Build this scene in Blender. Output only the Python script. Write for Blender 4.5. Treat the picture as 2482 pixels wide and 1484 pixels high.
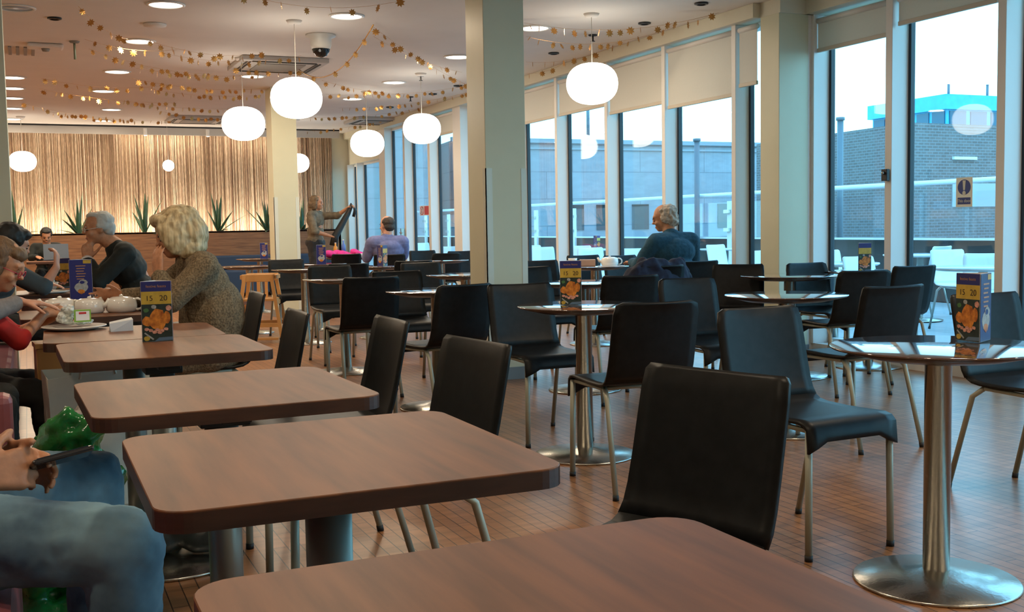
import bpy, bmesh, math, random
from mathutils import Vector, Matrix, Euler
random.seed(7)
R = math.radians
S = bpy.context.scene
COL = S.collection
for o in list(bpy.data.objects):
    bpy.data.objects.remove(o)

# ---------------------------------------------------------------- camera
# world: x runs across the room to the glazed wall, y runs along the room to the reed wall
EYE = 1.13
XC = Vector((.9148, -.4040, 0)); YC = Vector((.4040, .9148, 0))
FPX = 2650.0
_p = math.atan(194 / FPX); _roll = .017
_fw0 = Vector((0, math.cos(_p), -math.sin(_p))); _r0 = Vector((1, 0, 0)); _u0 = _r0.cross(_fw0)
_c, _s = math.cos(_roll), math.sin(_roll)
def cam2w(v): return XC * v[0] + YC * v[1] + Vector((0, 0, v[2]))
FW = cam2w(_fw0); RT = cam2w(_r0 * _c - _u0 * _s); UP = cam2w(_r0 * _s + _u0 * _c)
cd = bpy.data.cameras.new('camera'); cam = bpy.data.objects.new('camera', cd); COL.objects.link(cam)
cd.sensor_width = 36; cd.lens = FPX / 2482 * 36; cd.clip_start = .05; cd.clip_end = 400
M = Matrix.Identity(4)
for i in range(3):
    M[i][0] = RT[i]; M[i][1] = UP[i]; M[i][2] = -FW[i]
M[0][3], M[1][3], M[2][3] = 0, 0, EYE
cam.matrix_world = M
S.camera = cam
def at(px, py, h=0.0):           # where the sight line through a picture point meets the level z = h
    d = FW * FPX + RT * (px - 1241) + UP * (742 - py)
    return Vector((0, 0, EYE)) + d * ((h - EYE) / d.z)
def az(px, Z):                   # floor position at picture column px, distance Z ahead
    return XC * ((px - 1241) / FPX * Z) + YC * Z
def xz(X, Z): return XC * X + YC * Z
def zat(px, py, Z):
    hy = 548 - .017 * (px - 1241)
    return EYE + (hy - py) * Z / FPX

# ---------------------------------------------------------------- world, exposure
W = bpy.data.worlds.new('sky'); S.world = W; W.use_nodes = True
nt = W.node_tree; nt.nodes.clear()
wo = nt.nodes.new('ShaderNodeOutputWorld'); bg = nt.nodes.new('ShaderNodeBackground')
tc = nt.nodes.new('ShaderNodeTexCoord'); sx = nt.nodes.new('ShaderNodeSeparateXYZ'); cr = nt.nodes.new('ShaderNodeValToRGB')
cr.color_ramp.elements[0].position = 0.0; cr.color_ramp.elements[0].color = (.34, .82, 1.0, 1)
cr.color_ramp.elements[1].position = .6; cr.color_ramp.elements[1].color = (.22, .62, 1.0, 1)
nt.links.new(tc.outputs['Generated'], sx.inputs[0]); nt.links.new(sx.outputs['Z'], cr.inputs[0])
nt.links.new(cr.outputs[0], bg.inputs[0]); nt.links.new(bg.outputs[0], wo.inputs[0])
bg.inputs[1].default_value = 4.6
S.view_settings.view_transform = 'Standard'; S.view_settings.look = 'None'
S.view_settings.exposure = 0.0; S.view_settings.gamma = 1.0; S.view_settings.use_curve_mapping = False
DOWN_W = 19.0       # watts of each ceiling downlight
GLOBE_E = 6.0       # emission of the pendant globes
CEIL = 2.95

# ---------------------------------------------------------------- materials
def srgb(r, g, b):
    f = lambda c: (c / 12.92 if c <= .04045 else ((c + .055) / 1.055) ** 2.4)
    return tuple(f(x / 255) for x in (r, g, b))
MATS = {}
def mat(name, col, rough=.5, metal=0.0, var=0.0, scale=20.0, stretch=(1, 1, 1), bump=0.0, emit=None, es=1.0, coat=0.0, col2=None, spec=.5, detail=3.0):
    if name in MATS: return MATS[name]
    m = bpy.data.materials.new(name); m.use_nodes = True; MATS[name] = m
    n = m.node_tree.nodes; l = m.node_tree.links; b = n['Principled BSDF']
    c = col if isinstance(col, tuple) else tuple(col)
    b.inputs['Base Color'].default_value = (*c, 1); b.inputs['Roughness'].default_value = rough
    b.inputs['Metallic'].default_value = metal; b.inputs['Coat Weight'].default_value = coat
    b.inputs['Coat Roughness'].default_value = .08; b.inputs['Specular IOR Level'].default_value = spec
    if name == 'dark_round_top': b.inputs['Coat IOR'].default_value = 1.9; b.inputs['Coat Roughness'].default_value = .05
    if emit:
        b.inputs['Emission Color'].default_value = (*emit, 1); b.inputs['Emission Strength'].default_value = es
    t = n.new('ShaderNodeTexCoord'); mp = n.new('ShaderNodeMapping'); mp.inputs['Scale'].default_value = stretch
    nz = n.new('ShaderNodeTexNoise'); nz.inputs['Scale'].default_value = scale; nz.inputs['Detail'].default_value = detail
    l.new(t.outputs['Object'], mp.inputs[0]); l.new(mp.outputs[0], nz.inputs[0])
    if var or col2:
        r = n.new('ShaderNodeValToRGB'); e = r.color_ramp.elements
        e[0].position = .32; e[1].position = .68
        e[0].color = (*[x * (1 - var) for x in (col2 or c)], 1); e[1].color = (*[min(1, x * (1 + var)) for x in c], 1)
        l.new(nz.outputs[0], r.inputs[0]); l.new(r.outputs[0], b.inputs['Base Color'])
    if bump:
        bp = n.new('ShaderNodeBump'); bp.inputs['Strength'].default_value = bump; bp.inputs['Distance'].default_value = .01
        l.new(nz.outputs[0], bp.inputs['Height']); l.new(bp.outputs[0], b.inputs['Normal'])
    return m
def brickmat(name, c1, c2, mort, w, h, msize, rough=.6, rot=0.0, bump=.0, wallx=False, spec=.5, grain=0.0):
    if name in MATS: return MATS[name]
    m = bpy.data.materials.new(name); m.use_nodes = True; MATS[name] = m
    n = m.node_tree.nodes; l = m.node_tree.links; b = n['Principled BSDF']; b.inputs['Roughness'].default_value = rough
    b.inputs['Specular IOR Level'].default_value = spec
    t = n.new('ShaderNodeTexCoord'); mp = n.new('ShaderNodeMapping'); mp.inputs['Rotation'].default_value = rot if isinstance(rot, tuple) else (0, 0, rot)
    bt = n.new('ShaderNodeTexBrick'); bt.inputs['Scale'].default_value = 1
    bt.inputs['Brick Width'].default_value = w; bt.inputs['Row Height'].default_value = h; bt.inputs['Mortar Size'].default_value = msize
    bt.inputs['Mortar Smooth'].default_value = .1; bt.offset = .37 if w > .3 else .5
    bt.inputs['Color1'].default_value = (*c1, 1); bt.inputs['Color2'].default_value = (*c2, 1); bt.inputs['Mortar'].default_value = (*mort, 1)
    if isinstance(rot, tuple):      # courses run level round both faces of a wall corner
        mp.inputs['Rotation'].default_value = (0, 0, 0); sp = n.new('ShaderNodeSeparateXYZ'); ad = n.new('ShaderNodeMath'); ad.operation = 'ADD'; cb = n.new('ShaderNodeCombineXYZ')
        l.new(t.outputs['Object'], sp.inputs[0]); l.new(sp.outputs[0], ad.inputs[0]); l.new(sp.outputs[1], ad.inputs[1]); l.new(ad.outputs[0], cb.inputs[0]); l.new(sp.outputs[2], cb.inputs[1]); l.new(cb.outputs[0], mp.inputs[0])
    else: l.new(t.outputs['Object'], mp.inputs[0])
    l.new(mp.outputs[0], bt.inputs[0])
    nz = n.new('ShaderNodeTexNoise'); nz.inputs['Scale'].default_value = 6; nz.inputs['Detail'].default_value = 5
    m2 = n.new('ShaderNodeMapping'); m2.inputs['Rotation'].default_value = mp.inputs['Rotation'].default_value; m2.inputs['Scale'].default_value = (.35, 5, 1)
    l.new(t.outputs['Object'], m2.inputs[0]); l.new(m2.outputs[0], nz.inputs[0])
    mx = n.new('ShaderNodeMix'); mx.data_type = 'RGBA'; mx.blend_type = 'MULTIPLY'; mx.inputs[0].default_value = .8 if grain else .35
    rr = n.new('ShaderNodeValToRGB'); rr.color_ramp.elements[0].color = (.55, .55, .55, 1); rr.color_ramp.elements[0].position = .3; rr.color_ramp.elements[1].position = .7
    l.new(nz.outputs[0], rr.inputs[0]); l.new(bt.outputs['Color'], mx.inputs[6]); l.new(rr.outputs[0], mx.inputs[7]); l.new(mx.outputs[2], b.inputs['Base Color'])
    if bump:
        bp = n.new('ShaderNodeBump'); bp.inputs['Strength'].default_value = bump; bp.inputs['Distance'].default_value = .003; bp.invert = True
        l.new(bt.outputs['Fac'], bp.inputs['Height']); l.new(bp.outputs[0], b.inputs['Normal'])
    return m
def glassmat(name, tint=(.93, .97, 1), refl=1.0):
    if name in MATS: return MATS[name]
    m = bpy.data.materials.new(name); m.use_nodes = True; MATS[name] = m
    n = m.node_tree.nodes; l = m.node_tree.links; n.clear()
    o = n.new('ShaderNodeOutputMaterial'); mx = n.new('ShaderNodeMixShader'); tr = n.new('ShaderNodeBsdfTransparent'); gl = n.new('ShaderNodeBsdfGlossy')
    fr = n.new('ShaderNodeLayerWeight'); fr.inputs[0].default_value = .5
    pw = n.new('ShaderNodeMath'); pw.operation = 'POWER'; pw.inputs[1].default_value = 4.5
    ml = n.new('ShaderNodeMath'); ml.operation = 'MULTIPLY_ADD'; ml.inputs[1].default_value = .8 * refl; ml.inputs[2].default_value = .035 * refl; ml.use_clamp = True
    gl.inputs['Roughness'].default_value = 0.01; tr.inputs[0].default_value = (*tint, 1)
    l.new(fr.outputs[1], pw.inputs[0]); l.new(pw.outputs[0], ml.inputs[0]); l.new(ml.outputs[0], mx.inputs[0]); l.new(tr.outputs[0], mx.inputs[1]); l.new(gl.outputs[0], mx.inputs[2]); l.new(mx.outputs[0], o.inputs[0])
    return m
def emis(name, col, s):
    if name in MATS: return MATS[name]
    m = bpy.data.materials.new(name); m.use_nodes = True; MATS[name] = m
    n = m.node_tree.nodes; n.clear(); o = n.new('ShaderNodeOutputMaterial'); e = n.new('ShaderNodeEmission')
    e.inputs[0].default_value = (*col, 1); e.inputs[1].default_value = s; m.node_tree.links.new(e.outputs[0], o.inputs[0]); return m

WARM = (1.0, .80, .56)
m_ceil = mat('ceiling_paint', (.74, .68, .62), .8, var=.02, scale=3)
m_wall = mat('cream_paint', (.70, .66, .52), .55, var=.02, scale=4)
m_colm = mat('pillar_paint', (.66, .64, .46), .45, var=.02, scale=4)
m_frame = mat('white_frame', (.78, .76, .72), .35)
m_gask = mat('black_gasket', (.012, .02, .03), .4)
m_blind = mat('blind_fabric', (.80, .77, .70), .8, var=.01, scale=60)
_n = m_blind.node_tree.nodes; _l = m_blind.node_tree.links; _t = _n.new('ShaderNodeBsdfTranslucent'); _t.inputs[0].default_value = (.75, .70, .58, 1); _m = _n.new('ShaderNodeMixShader'); _m.inputs[0].default_value = .20
_l.new(_n['Principled BSDF'].outputs[0], _m.inputs[1]); _l.new(_t.outputs[0], _m.inputs[2]); _l.new(_m.outputs[0], _n['Material Output'].inputs[0])
m_blindbar = mat('blind_bar', (.60, .54, .44), .5)
m_floor = brickmat('wood_floor', (.42, .185, .075), (.30, .13, .052), (.06, .026, .014), .48, .050, .0021, spec=.32, rough=.30, rot=R(90), bump=.25, grain=1)
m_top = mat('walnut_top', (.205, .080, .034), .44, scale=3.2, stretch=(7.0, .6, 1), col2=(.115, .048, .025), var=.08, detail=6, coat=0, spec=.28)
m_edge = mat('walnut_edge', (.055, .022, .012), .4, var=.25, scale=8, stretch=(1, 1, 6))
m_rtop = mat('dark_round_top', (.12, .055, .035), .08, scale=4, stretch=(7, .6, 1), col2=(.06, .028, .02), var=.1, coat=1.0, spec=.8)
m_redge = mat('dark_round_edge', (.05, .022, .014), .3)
m_steel = mat('brushed_steel', (.50, .48, .43), .26, 1.0, bump=.08, scale=60, stretch=(1, 1, .02))
m_grey = mat('grey_pedestal', (.30, .30, .26), .42, .75)
m_seat = mat('black_shell', (.0085, .009, .009), .42, var=.25, scale=30, bump=.03, spec=.22)
m_leg = mat('grey_leg_paint', (.34, .34, .265), .42, .2)
m_rub = mat('black_rubber', (.01, .01, .01), .6)
m_wshell = mat('white_shell', (.80, .82, .82), .4)
m_white = mat('white_china', (.82, .80, .74), .15, coat=.5)
m_gold = mat('gold_foil', (.52, .27, .08), .34, .8, var=.2, scale=40)
m_globe = emis('lit_opal_glass', (1.0, .93, .80), GLOBE_E)
m_down = emis('lit_diffuser', (1.0, .92, .78), 7.0)
m_glass = glassmat('window_glass', (.94, .975, 1.0), 1.35)
m_oak = mat('oak_panel', (.30, .135, .055), .45, scale=4, stretch=(.7, 1, 9), col2=(.19, .08, .035), var=.1, detail=6)
m_mauve = mat('mauve_leather', (.26, .075, .085), .45, var=.08, scale=30, bump=.05)
m_skin = mat('skin_pink', (.62, .30, .19), .5, var=.08, scale=25, bump=.03)
m_skin2 = mat('skin_warm', (.50, .225, .115), .5, var=.12, scale=45, bump=.08)
m_black = mat('matt_black', (.012, .012, .012), .5)
m_navy = mat('navy_cloth', (.012, .014, .035), .85, var=.2, scale=30, bump=.2)

# ---------------------------------------------------------------- mesh helpers
def link(name, bm, m, parent=None, smooth=False, bev=0.0):
    me = bpy.data.meshes.new(name)
    bmesh.ops.recalc_face_normals(bm, faces=bm.faces); bm.to_mesh(me); bm.free()
    if smooth:
        me.polygons.foreach_set('use_smooth', [True] * len(me.polygons))
    for x in (m if isinstance(m, (list, tuple)) else [m]): me.materials.append(x)
    o = bpy.data.objects.new(name, me); COL.objects.link(o)
    if parent: o.parent = parent
    if bev:
        b = o.modifiers.new('bevel', 'BEVEL'); b.width = bev; b.segments = 2; b.limit_method = 'ANGLE'
    return o
def tag(o, label, cat, group=None, kind=None):
    o['label'] = label; o['category'] = cat
    if group: o['group'] = group
    if kind: o['kind'] = kind
    return o
def struct(o, label=None):
    o['kind'] = 'structure'
    if label: o['label'] = label
    return o
def empty(name, loc, rz=0.0, label=None, cat=None, group=None):
    o = bpy.data.objects.new(name, None); COL.objects.link(o); o.location = loc; o.rotation_euler = (0, 0, rz); o.empty_display_size = .1
    if label: tag(o, label, cat, group)
    return o
def dup(root, loc, rz, label=None, group=None):
    def rec(o, par):
        c = o.copy(); COL.objects.link(c)
        if par: c.parent = par
        for ch in [x for x in bpy.data.objects if x.parent == o]: rec(ch, c)
        return c
    c = rec(root, None); c.location = loc; c.rotation_euler = (0, 0, rz)
    if label: c['label'] = label
    if group: c['group'] = group
    elif 'group' in c: del c['group']
    return c
def box(bm, a, b, mt=None):
    vs = [bm.verts.new((x, y, z)) for x in (a[0], b[0]) for y in (a[1], b[1]) for z in (a[2], b[2])]
    for q in ((0, 1, 3, 2), (4, 6, 7, 5), (0, 4, 5, 1), (2, 3, 7, 6), (0, 2, 6, 4), (1, 5, 7, 3)):
        f = bm.faces.new([vs[i] for i in q])
        if mt is not None: f.material_index = mt
    return vs
def boxo(name, a, b, m, parent=None, bev=0.0):
    bm = bmesh.new(); box(bm, a, b); return link(name, bm, m, parent, bev=bev)
def lathe(bm, prof, n=32, c=(0, 0)):
    rings = []
    for r, z in prof:
        if r < 1e-6: rings.append([bm.verts.new((c[0], c[1], z))])
        else: rings.append([bm.verts.new((c[0] + r * math.cos(2 * math.pi * i / n), c[1] + r * math.sin(2 * math.pi * i / n), z)) for i in range(n)])
    for a, b in zip(rings, rings[1:]):
        for i in range(n):
            j = (i + 1) % n
            if len(a) == 1 and len(b) == 1: continue
            if len(a) == 1: bm.faces.new((a[0], b[i], b[j]))
            elif len(b) == 1: bm.faces.new((a[i], a[j], b[0]))
            else: bm.faces.new((a[i], a[j], b[j], b[i]))
    return bm
def latheo(name, prof, m, parent=None, n=32, c=(0, 0)):
    return link(name, lathe(bmesh.new(), prof, n, c), m, parent, smooth=True)
def tube(bm, pts, r, n=8, r1=None):
    pts = [Vector(p) for p in pts]; rings = []
    for i, p in enumerate(pts):
        d = (pts[min(i + 1, len(pts) - 1)] - pts[max(i - 1, 0)]).normalized()
        a = d.orthogonal().normalized(); b = d.cross(a)
        if rings and i:
            a = (pa - d * pa.dot(d)).normalized(); b = d.cross(a)
        pa = a
        rr = r if r1 is None else r + (r1 - r) * i / (len(pts) - 1)
        rings.append([bm.verts.new(p + (a * math.cos(2 * math.pi * k / n) + b * math.sin(2 * math.pi * k / n)) * rr) for k in range(n)])
    for a, b in zip(rings, rings[1:]):
        for k in range(n): bm.faces.new((a[k], a[(k + 1) % n], b[(k + 1) % n], b[k]))
    bm.faces.new(rings[0]); bm.faces.new(rings[-1])
    return bm
def tubeo(name, pts, r, m, parent=None, n=10, r1=None):
    return link(name, tube(bmesh.new(), pts, r, n, r1), m, parent, smooth=True)
def caps(bm, p0, p1, r0, r1, n=14):
    p0 = Vector(p0); p1 = Vector(p1); d = p1 - p0
    if d.length < 1e-5: d = Vector((0, 0, 1e-4))
    u = d.normalized(); a = u.orthogonal().normalized(); b = u.cross(a); rings = []
    K = 4
    prof = [(p0, -math.cos(i * math.pi / 2 / K) * r0, math.sin(i * math.pi / 2 / K) * r0) for i in range(K + 1)] + \
           [(p1, math.sin(i * math.pi / 2 / K) * r1, math.cos(i * math.pi / 2 / K) * r1) for i in range(K + 1)]
    for c, h, r in prof:
        if r < 1e-6: rings.append([bm.verts.new(c + u * h)])
        else: rings.append([bm.verts.new(c + u * h + (a * math.cos(2 * math.pi * k / n) + b * math.sin(2 * math.pi * k / n)) * r) for k in range(n)])
    for x, y in zip(rings, rings[1:]):
        for k in range(n):
            j = (k + 1) % n
            if len(x) == 1: bm.faces.new((x[0], y[k], y[j]))
            elif len(y) == 1: bm.faces.new((x[k], x[j], y[0]))
            else: bm.faces.new((x[k], x[j], y[j], y[k]))
def ell(bm, c, r, rot=(0, 0, 0), n=18):
    mx = Matrix.Translation(Vector(c)) @ Euler(rot).to_matrix().to_4x4() @ Matrix.Diagonal((r[0], r[1], r[2], 1))
    bmesh.ops.create_uvsphere(bm, u_segments=n, v_segments=n // 2 + 2, radius=1, matrix=mx)
def fuse(name, bm, m, parent, vox=.012, sm=3):
    me = bpy.data.meshes.new('t'); bmesh.ops.recalc_face_normals(bm, faces=bm.faces); bm.to_mesh(me); bm.free()
    o = bpy.data.objects.new('t', me); COL.objects.link(o)
    k = o.modifiers.new('r', 'REMESH'); k.mode = 'VOXEL'; k.voxel_size = vox
    if sm:
        k = o.modifiers.new('s', 'SMOOTH'); k.iterations = sm; k.factor = .5
    dg = bpy.context.evaluated_depsgraph_get(); dg.update()
    nm = bpy.data.meshes.new_from_object(o.evaluated_get(dg)); bpy.data.objects.remove(o)
    nm.polygons.foreach_set('use_smooth', [True] * len(nm.polygons)); nm.name = name
    nm.materials.clear()
    for x in (m if isinstance(m, (list, tuple)) else [m]): nm.materials.append(x)
    q = bpy.data.objects.new(name, nm); COL.objects.link(q)
    if parent: q.parent = parent
    return q
def textmesh(name, s, size, m, parent, loc, rot, font_align='CENTER'):
    cu = bpy.data.curves.new('txt', 'FONT'); cu.body = s; cu.size = size; cu.align_x = font_align; cu.align_y = 'CENTER'; cu.extrude = size * .01
    o = bpy.data.objects.new('txt', cu); COL.objects.link(o)
    dg = bpy.context.evaluated_depsgraph_get(); dg.update()
    me = bpy.data.meshes.new_from_object(o.evaluated_get(dg)); bpy.data.objects.remove(o)
    me.materials.clear(); me.materials.append(m)
    q = bpy.data.objects.new(name, me); COL.objects.link(q); q.parent = parent; q.location = loc; q.rotation_euler = rot
    return q
def flat(name, pts, m, parent, loc, rot, th=.0006):   # thin printed patch, outline in local x,z on the plane y=0
    bm = bmesh.new(); a = [bm.verts.new((x, 0, z)) for x, z in pts]; b = [bm.verts.new((x, -th, z)) for x, z in pts]
    bm.faces.new(a); bm.faces.new(b)
    for i in range(len(a)): bm.faces.new((a[i], a[(i + 1) % len(a)], b[(i + 1) % len(a)], b[i]))
    o = link(name, bm, m, parent); o.location = loc; o.rotation_euler = rot; return o
def oval(cx, cz, rx, rz, n=16, j=0.0, seed=1):
    rd = random.Random(seed)
    return [(cx + rx * (1 + rd.uniform(-j, j)) * math.cos(2 * math.pi * i / n), cz + rz * (1 + rd.uniform(-j, j)) * math.sin(2 * math.pi * i / n)) for i in range(n)]

# ---------------------------------------------------------------- the room
XA = 5.83      # glass line of the main glazed wall
XB = 6.20      # glass line of the nearer glazed bays
YF = 20.60     # reed wall
struct(boxo('floor', (-3.6, -3.0, -.05), (XB + .05, YF + .1, 0), m_floor))
struct(boxo('ceiling', (-3.6, -3.0, CEIL), (XB + .3, YF + .1, CEIL + .1), m_ceil))
struct(boxo('wall_left', (-3.7, -3.1, 0), (-3.5, YF + .1, CEIL), m_wall))
struct(boxo('wall_back', (-3.5, -3.2, 0), (XB, -3.0, CEIL), m_wall))
struct(boxo('wall_far', (-3.5, YF, 0), (XA + .2, YF + .15, CEIL), m_wall))
# header above the glazing
struct(boxo('trim_1', (5.62, 7.65, 2.83), (XA + .12, YF, CEIL), m_wall, bev=.004))
struct(boxo('trim_2', (5.95, -3.0, 2.83), (XB + .12, 7.42, CEIL), m_wall, bev=.004))
struct(boxo('trim_3', (XA - .14, 7.65, 0), (XA + .05, YF, .10), m_frame))
struct(boxo('trim_4', (XB - .16, -3.0, 0), (XB + .05, 7.42, .10), m_frame))
struct(boxo('trim_5', (5.69, 7.38, 2.83), (XB + .12, 7.66, CEIL), m_wall))

wn = 0
def window(xg, y0, y1, mull=.06, post=None, depth=.16, top=2.83):
    """one bay: vertical frame member at its far end, pane, gaskets"""
    global wn; wn += 1
    pw = post or mull
    bm = bmesh.new(); box(bm, (xg - depth, y1 - pw / 2, .10), (xg + .03, y1 + pw / 2, top))
    box(bm, (xg - .03, y0 + .03, .10), (xg + .03, y1 - pw / 2, .14)); box(bm, (xg - .03, y0 + .03, top - .04), (xg + .03, y1 - pw / 2, top))
    w = struct(link('window_%d' % wn, bm, m_frame, bev=.003))
    boxo('pane', (xg - .004, y0 + mull / 2, .14), (xg + .004, y1 - pw / 2, top - .04), m_glass, w)
    bm = bmesh.new(); box(bm, (xg - .02, y0 + mull / 2 - .002, .14), (xg + .02, y0 + mull / 2 + .028, top - .04)); box(bm, (xg - .02, y1 - pw / 2 - .028, .14), (xg + .02, y1 - pw / 2, top - .04))
    link('gasket', bm, m_gask, w)
    return w
ya = [7.66, 8.0, 9.15, 10.3, 11.5, 12.65, 13.7]
for a, b in zip(ya, ya[1:]): window(XA, a, b)
window(XA, 13.7, 14.70, post=.30)
window(XA, 14.85, 15.9, mull=0.0, post=.10)
window(XA, 15.9, 17.1, post=.09)
window(XA, 17.1, 18.3, post=.34)
window(XA, 18.46, 19.9, mull=.0, post=.06, top=2.35)
window(XA, 19.9, 20.55, top=2.35)
struct(boxo('trim_6', (XA - .12, 18.46, 2.35), (XA + .03, 20.6, 2.83), m_wall))
for a, b in ((6.5, 7.40), (5.45, 6.5), (4.4, 5.45), (3.35, 4.4), (2.3, 3.35), (1.25, 2.3), (.2, 1.25), (-.85, .2), (-1.9, -.85), (-2.95, -1.9)): window(XB, a, b, mull=.07, depth=.18)
struct(boxo('trim_7', (5.99, 7.40, 0), (XB + .03, 7.52, 2.83), m_frame))
# door handle and closer on the far door leaf, small latch on the near frame
h = empty('door_latch', (5.63, 17.13, 0), 0, 'small chrome lever latch on the frame of the far terrace door', 'latch')
boxo('plate', (-.03, -.02, .95), (.03, .02, 1.12), m_steel, h); tubeo('lever', [(-.03, 0, 1.05), (-.05, -.01, 1.05), (-.05, -.12, 1.05)], .01, m_steel, h)
h = empty('window_catch', (6.01, 6.50, 0), 0, 'small black window catch on the frame right of the blue mandatory sign pane', 'catch')
zc = zat(2151, 425, 8.35)
boxo('catch_body', (-.03, -.03, zc - .045), (.0, .03, zc + .045), m_black, h, bev=.004); tubeo('knob', [(-.03, 0, zc + .015), (-.05, 0, zc + .015)], .012, m_steel, h)

def blind(xf, y0, y1, zb, label):
    r = empty('roller_blind', (xf, (y0 + y1) / 2, 0), 0, label, 'blind')
    w = (y1 - y0) / 2
    boxo('fabric', (-.002, -w, zb), (.002, w, 2.76), m_blind, r)
    boxo('bottom_bar', (-.012, -w, zb - .012), (.012, w, zb + .022), m_blindbar, r, bev=.004)
    tubeo('roller_tube', [(0, -w, 2.775), (0, w, 2.775)], .024, m_frame, r)
    return r
for (a, b, z, s) in ((8.05, 9.10, 2.235, 'cream roller blind in the bay just left of the cream corner pillar'),
                     (9.20, 10.25, 2.295, 'cream roller blind in the second glazed bay left of the corner pillar'),
                     (10.35, 11.45, 2.395, 'cream roller blind partly behind the nearest hanging globe lamp'),
                     (11.56, 12.6, 2.39, 'cream roller blind just right of the broad central pillar'),
                     (12.7, 13.6, 2.42, 'cream roller blind mostly behind the broad central pillar'),
                     (7.70, 7.95, 2.30, 'narrow cream roller blind strip against the corner pillar')):
    blind(XA - .13, a, b, z, s)
blind(XA - .13, 14.9, 15.83, 2.50, 'short cream roller blind on the bay left of the far cream post')
for (a, b, z, s) in ((6.56, 7.36, 2.53, 'cream roller blind just right of the corner pillar'),
                     (5.52, 6.44, 2.59, 'cream roller blind above the blue mandatory sign, rightmost in view'),
                     (4.47, 5.39, 2.59, 'cream roller blind in the glazed bay at the right picture edge')):
    blind(XB - .14, a, b, z, s)

def pillar(cx, cy, w, d, label, pad=True, guard=False):
    r = empty('pillar', (cx, cy, 0), 0, label, 'pillar')
    boxo('shaft', (-w / 2, -d / 2, 0), (w / 2, d / 2, CEIL), m_colm, r, bev=.004)
    bm = bmesh.new(); box(bm, (-w / 2 - .008, -d / 2 - .008, 0), (w / 2 + .008, d / 2 + .008, .09)); link('skirting', bm, mat('grey_skirting', (.22, .24, .25), .4), r)
    if guard:
        bm = bmesh.new(); box(bm, (-w / 2 - .003, -d / 2 - .003, .09), (-w / 2 + .05, -d / 2 + .004, 1.55)); box(bm, (-w / 2 - .003, -d / 2 - .003, .09), (-w / 2 + .004, -d / 2 + .05, 1.55))
        box(bm, (w / 2 - .04, -d / 2 - .003, .09), (w / 2 + .003, -d / 2 + .004, 1.55))
        link('corner_guard', bm, mat('clear_guard', (.70, .72, .62), .2), r)
    return r
c = az(1183, 7.95); pillar(c.x + .16, c.y + .17, .32, .34, 'broad cream pillar in the middle of the room', guard=True)
c = az(671, 14.1); pillar(c.x + .16, c.y + .17, .32, .34, 'cream pillar farther back behind the wooden high chair', guard=True)
pillar(-.29, 8.8, .40, .36, 'pale green-cream pillar at the left picture edge')
pillar(5.845, 7.525, .30, .25, 'cream corner pillar between the two runs of glazing')

# ---------------------------------------------------------------- reed wall, planter partition
LB = 5.35
r = empty('reed_screen', (0, 20.45, 0), 0, 'tall screen of vertical dried reeds lit from above and below', 'reed screen')
bm = bmesh.new(); rd = random.Random(3)
x = -3.4
while x < LB:
    w = rd.uniform(.007, .017); y = rd.uniform(-.02, .02); t = rd.uniform(-.012, .012)
    z0, z1 = .7, 2.86
    vs = [bm.verts.new(p) for p in ((x, y, z0), (x + w / 2, y - w * .45, z0), (x + w, y, z0), (x + t, y, z1), (x + w / 2 + t, y - w * .45, z1), (x + w + t, y, z1))]
    k = rd.choice((0, 0, 1, 1, 2))
    for q in ((0, 1, 4, 3), (1, 2, 5, 4)):
        f = bm.faces.new([vs[i] for i in q]); f.material_index = k
    x += w * rd.uniform(.75, 1.5)
rds = [mat('reed_%s' % k, c_, .7, var=.26, scale=9, stretch=(6, 6, 1.3), detail=4) for k, c_ in (('pale', (.60, .45, .32)), ('tan', (.42, .28, .18)), ('brown', (.22, .125, .075)))]
o = link('reeds', bm, rds, r); o['kind'] = 'stuff'
boxo('backing_board', (-3.4, .03, .6), (LB, .06, 2.88), mat('reed_backing', (.36, .25, .15), .8), r)
pel = r = empty('ceiling_pelmet', (0, 20.15, 0), 0, 'white pelmet hiding the strip lights above the reed screen', 'pelmet')
boxo('fascia', (-3.4, -.30, 2.80), (LB, -.26, CEIL), mat('pelmet_grey', (.50, .48, .45), .5), r)
boxo('painted_gap_shade', (-3.4, -.304, 2.925), (LB, -.262, 2.948), m_black, r)  # solid black strip: the ceiling slot's shade is put in as colour
def area(name, loc, sx_, sy_, p, col, rot, parent, spread=180):
    ld = bpy.data.lights.new(name, 'AREA'); ld.shape = 'RECTANGLE'; ld.size = sx_; ld.size_y = sy_; ld.energy = p; ld.color = col; ld.spread = R(spread)
    o = bpy.data.objects.new(name, ld); COL.objects.link(o); o.location = loc; o.rotation_euler = rot; o.parent = parent; return o
planter = empty('planter_partition', (0, 19.6, 0), 0, 'long low brown wood partition with planter top below the reed screen', 'partition')
for k, (cx, p) in enumerate(((-1.5, 3), (.4, 3), (2.2, 11), (3.9, 8))):
    r = empty('strip_light', (cx, .05, 0)); r.parent = pel
    boxo('tube', (-.7, -.02, 2.90), (.7, .02, 2.93), emis('warm_tube', (1, .85, .6), 2), r)
    area('strip_lamp', (0, 0, 2.885), 1.4, .05, p * 1.0, (1, .86, .68), (R(18), 0, 0), r)
    r = empty('strip_light', (cx, .55, 0)); r.parent = planter
    boxo('tube', (-.8, -.02, 1.00), (.8, .02, 1.03), emis('warm_tube', (1, .85, .6), 2), r)
    area('strip_lamp', (0, 0, 1.04), 1.6, .05, 30, (1, .88, .70), (R(180 - 25), 0, 0), r)
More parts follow.
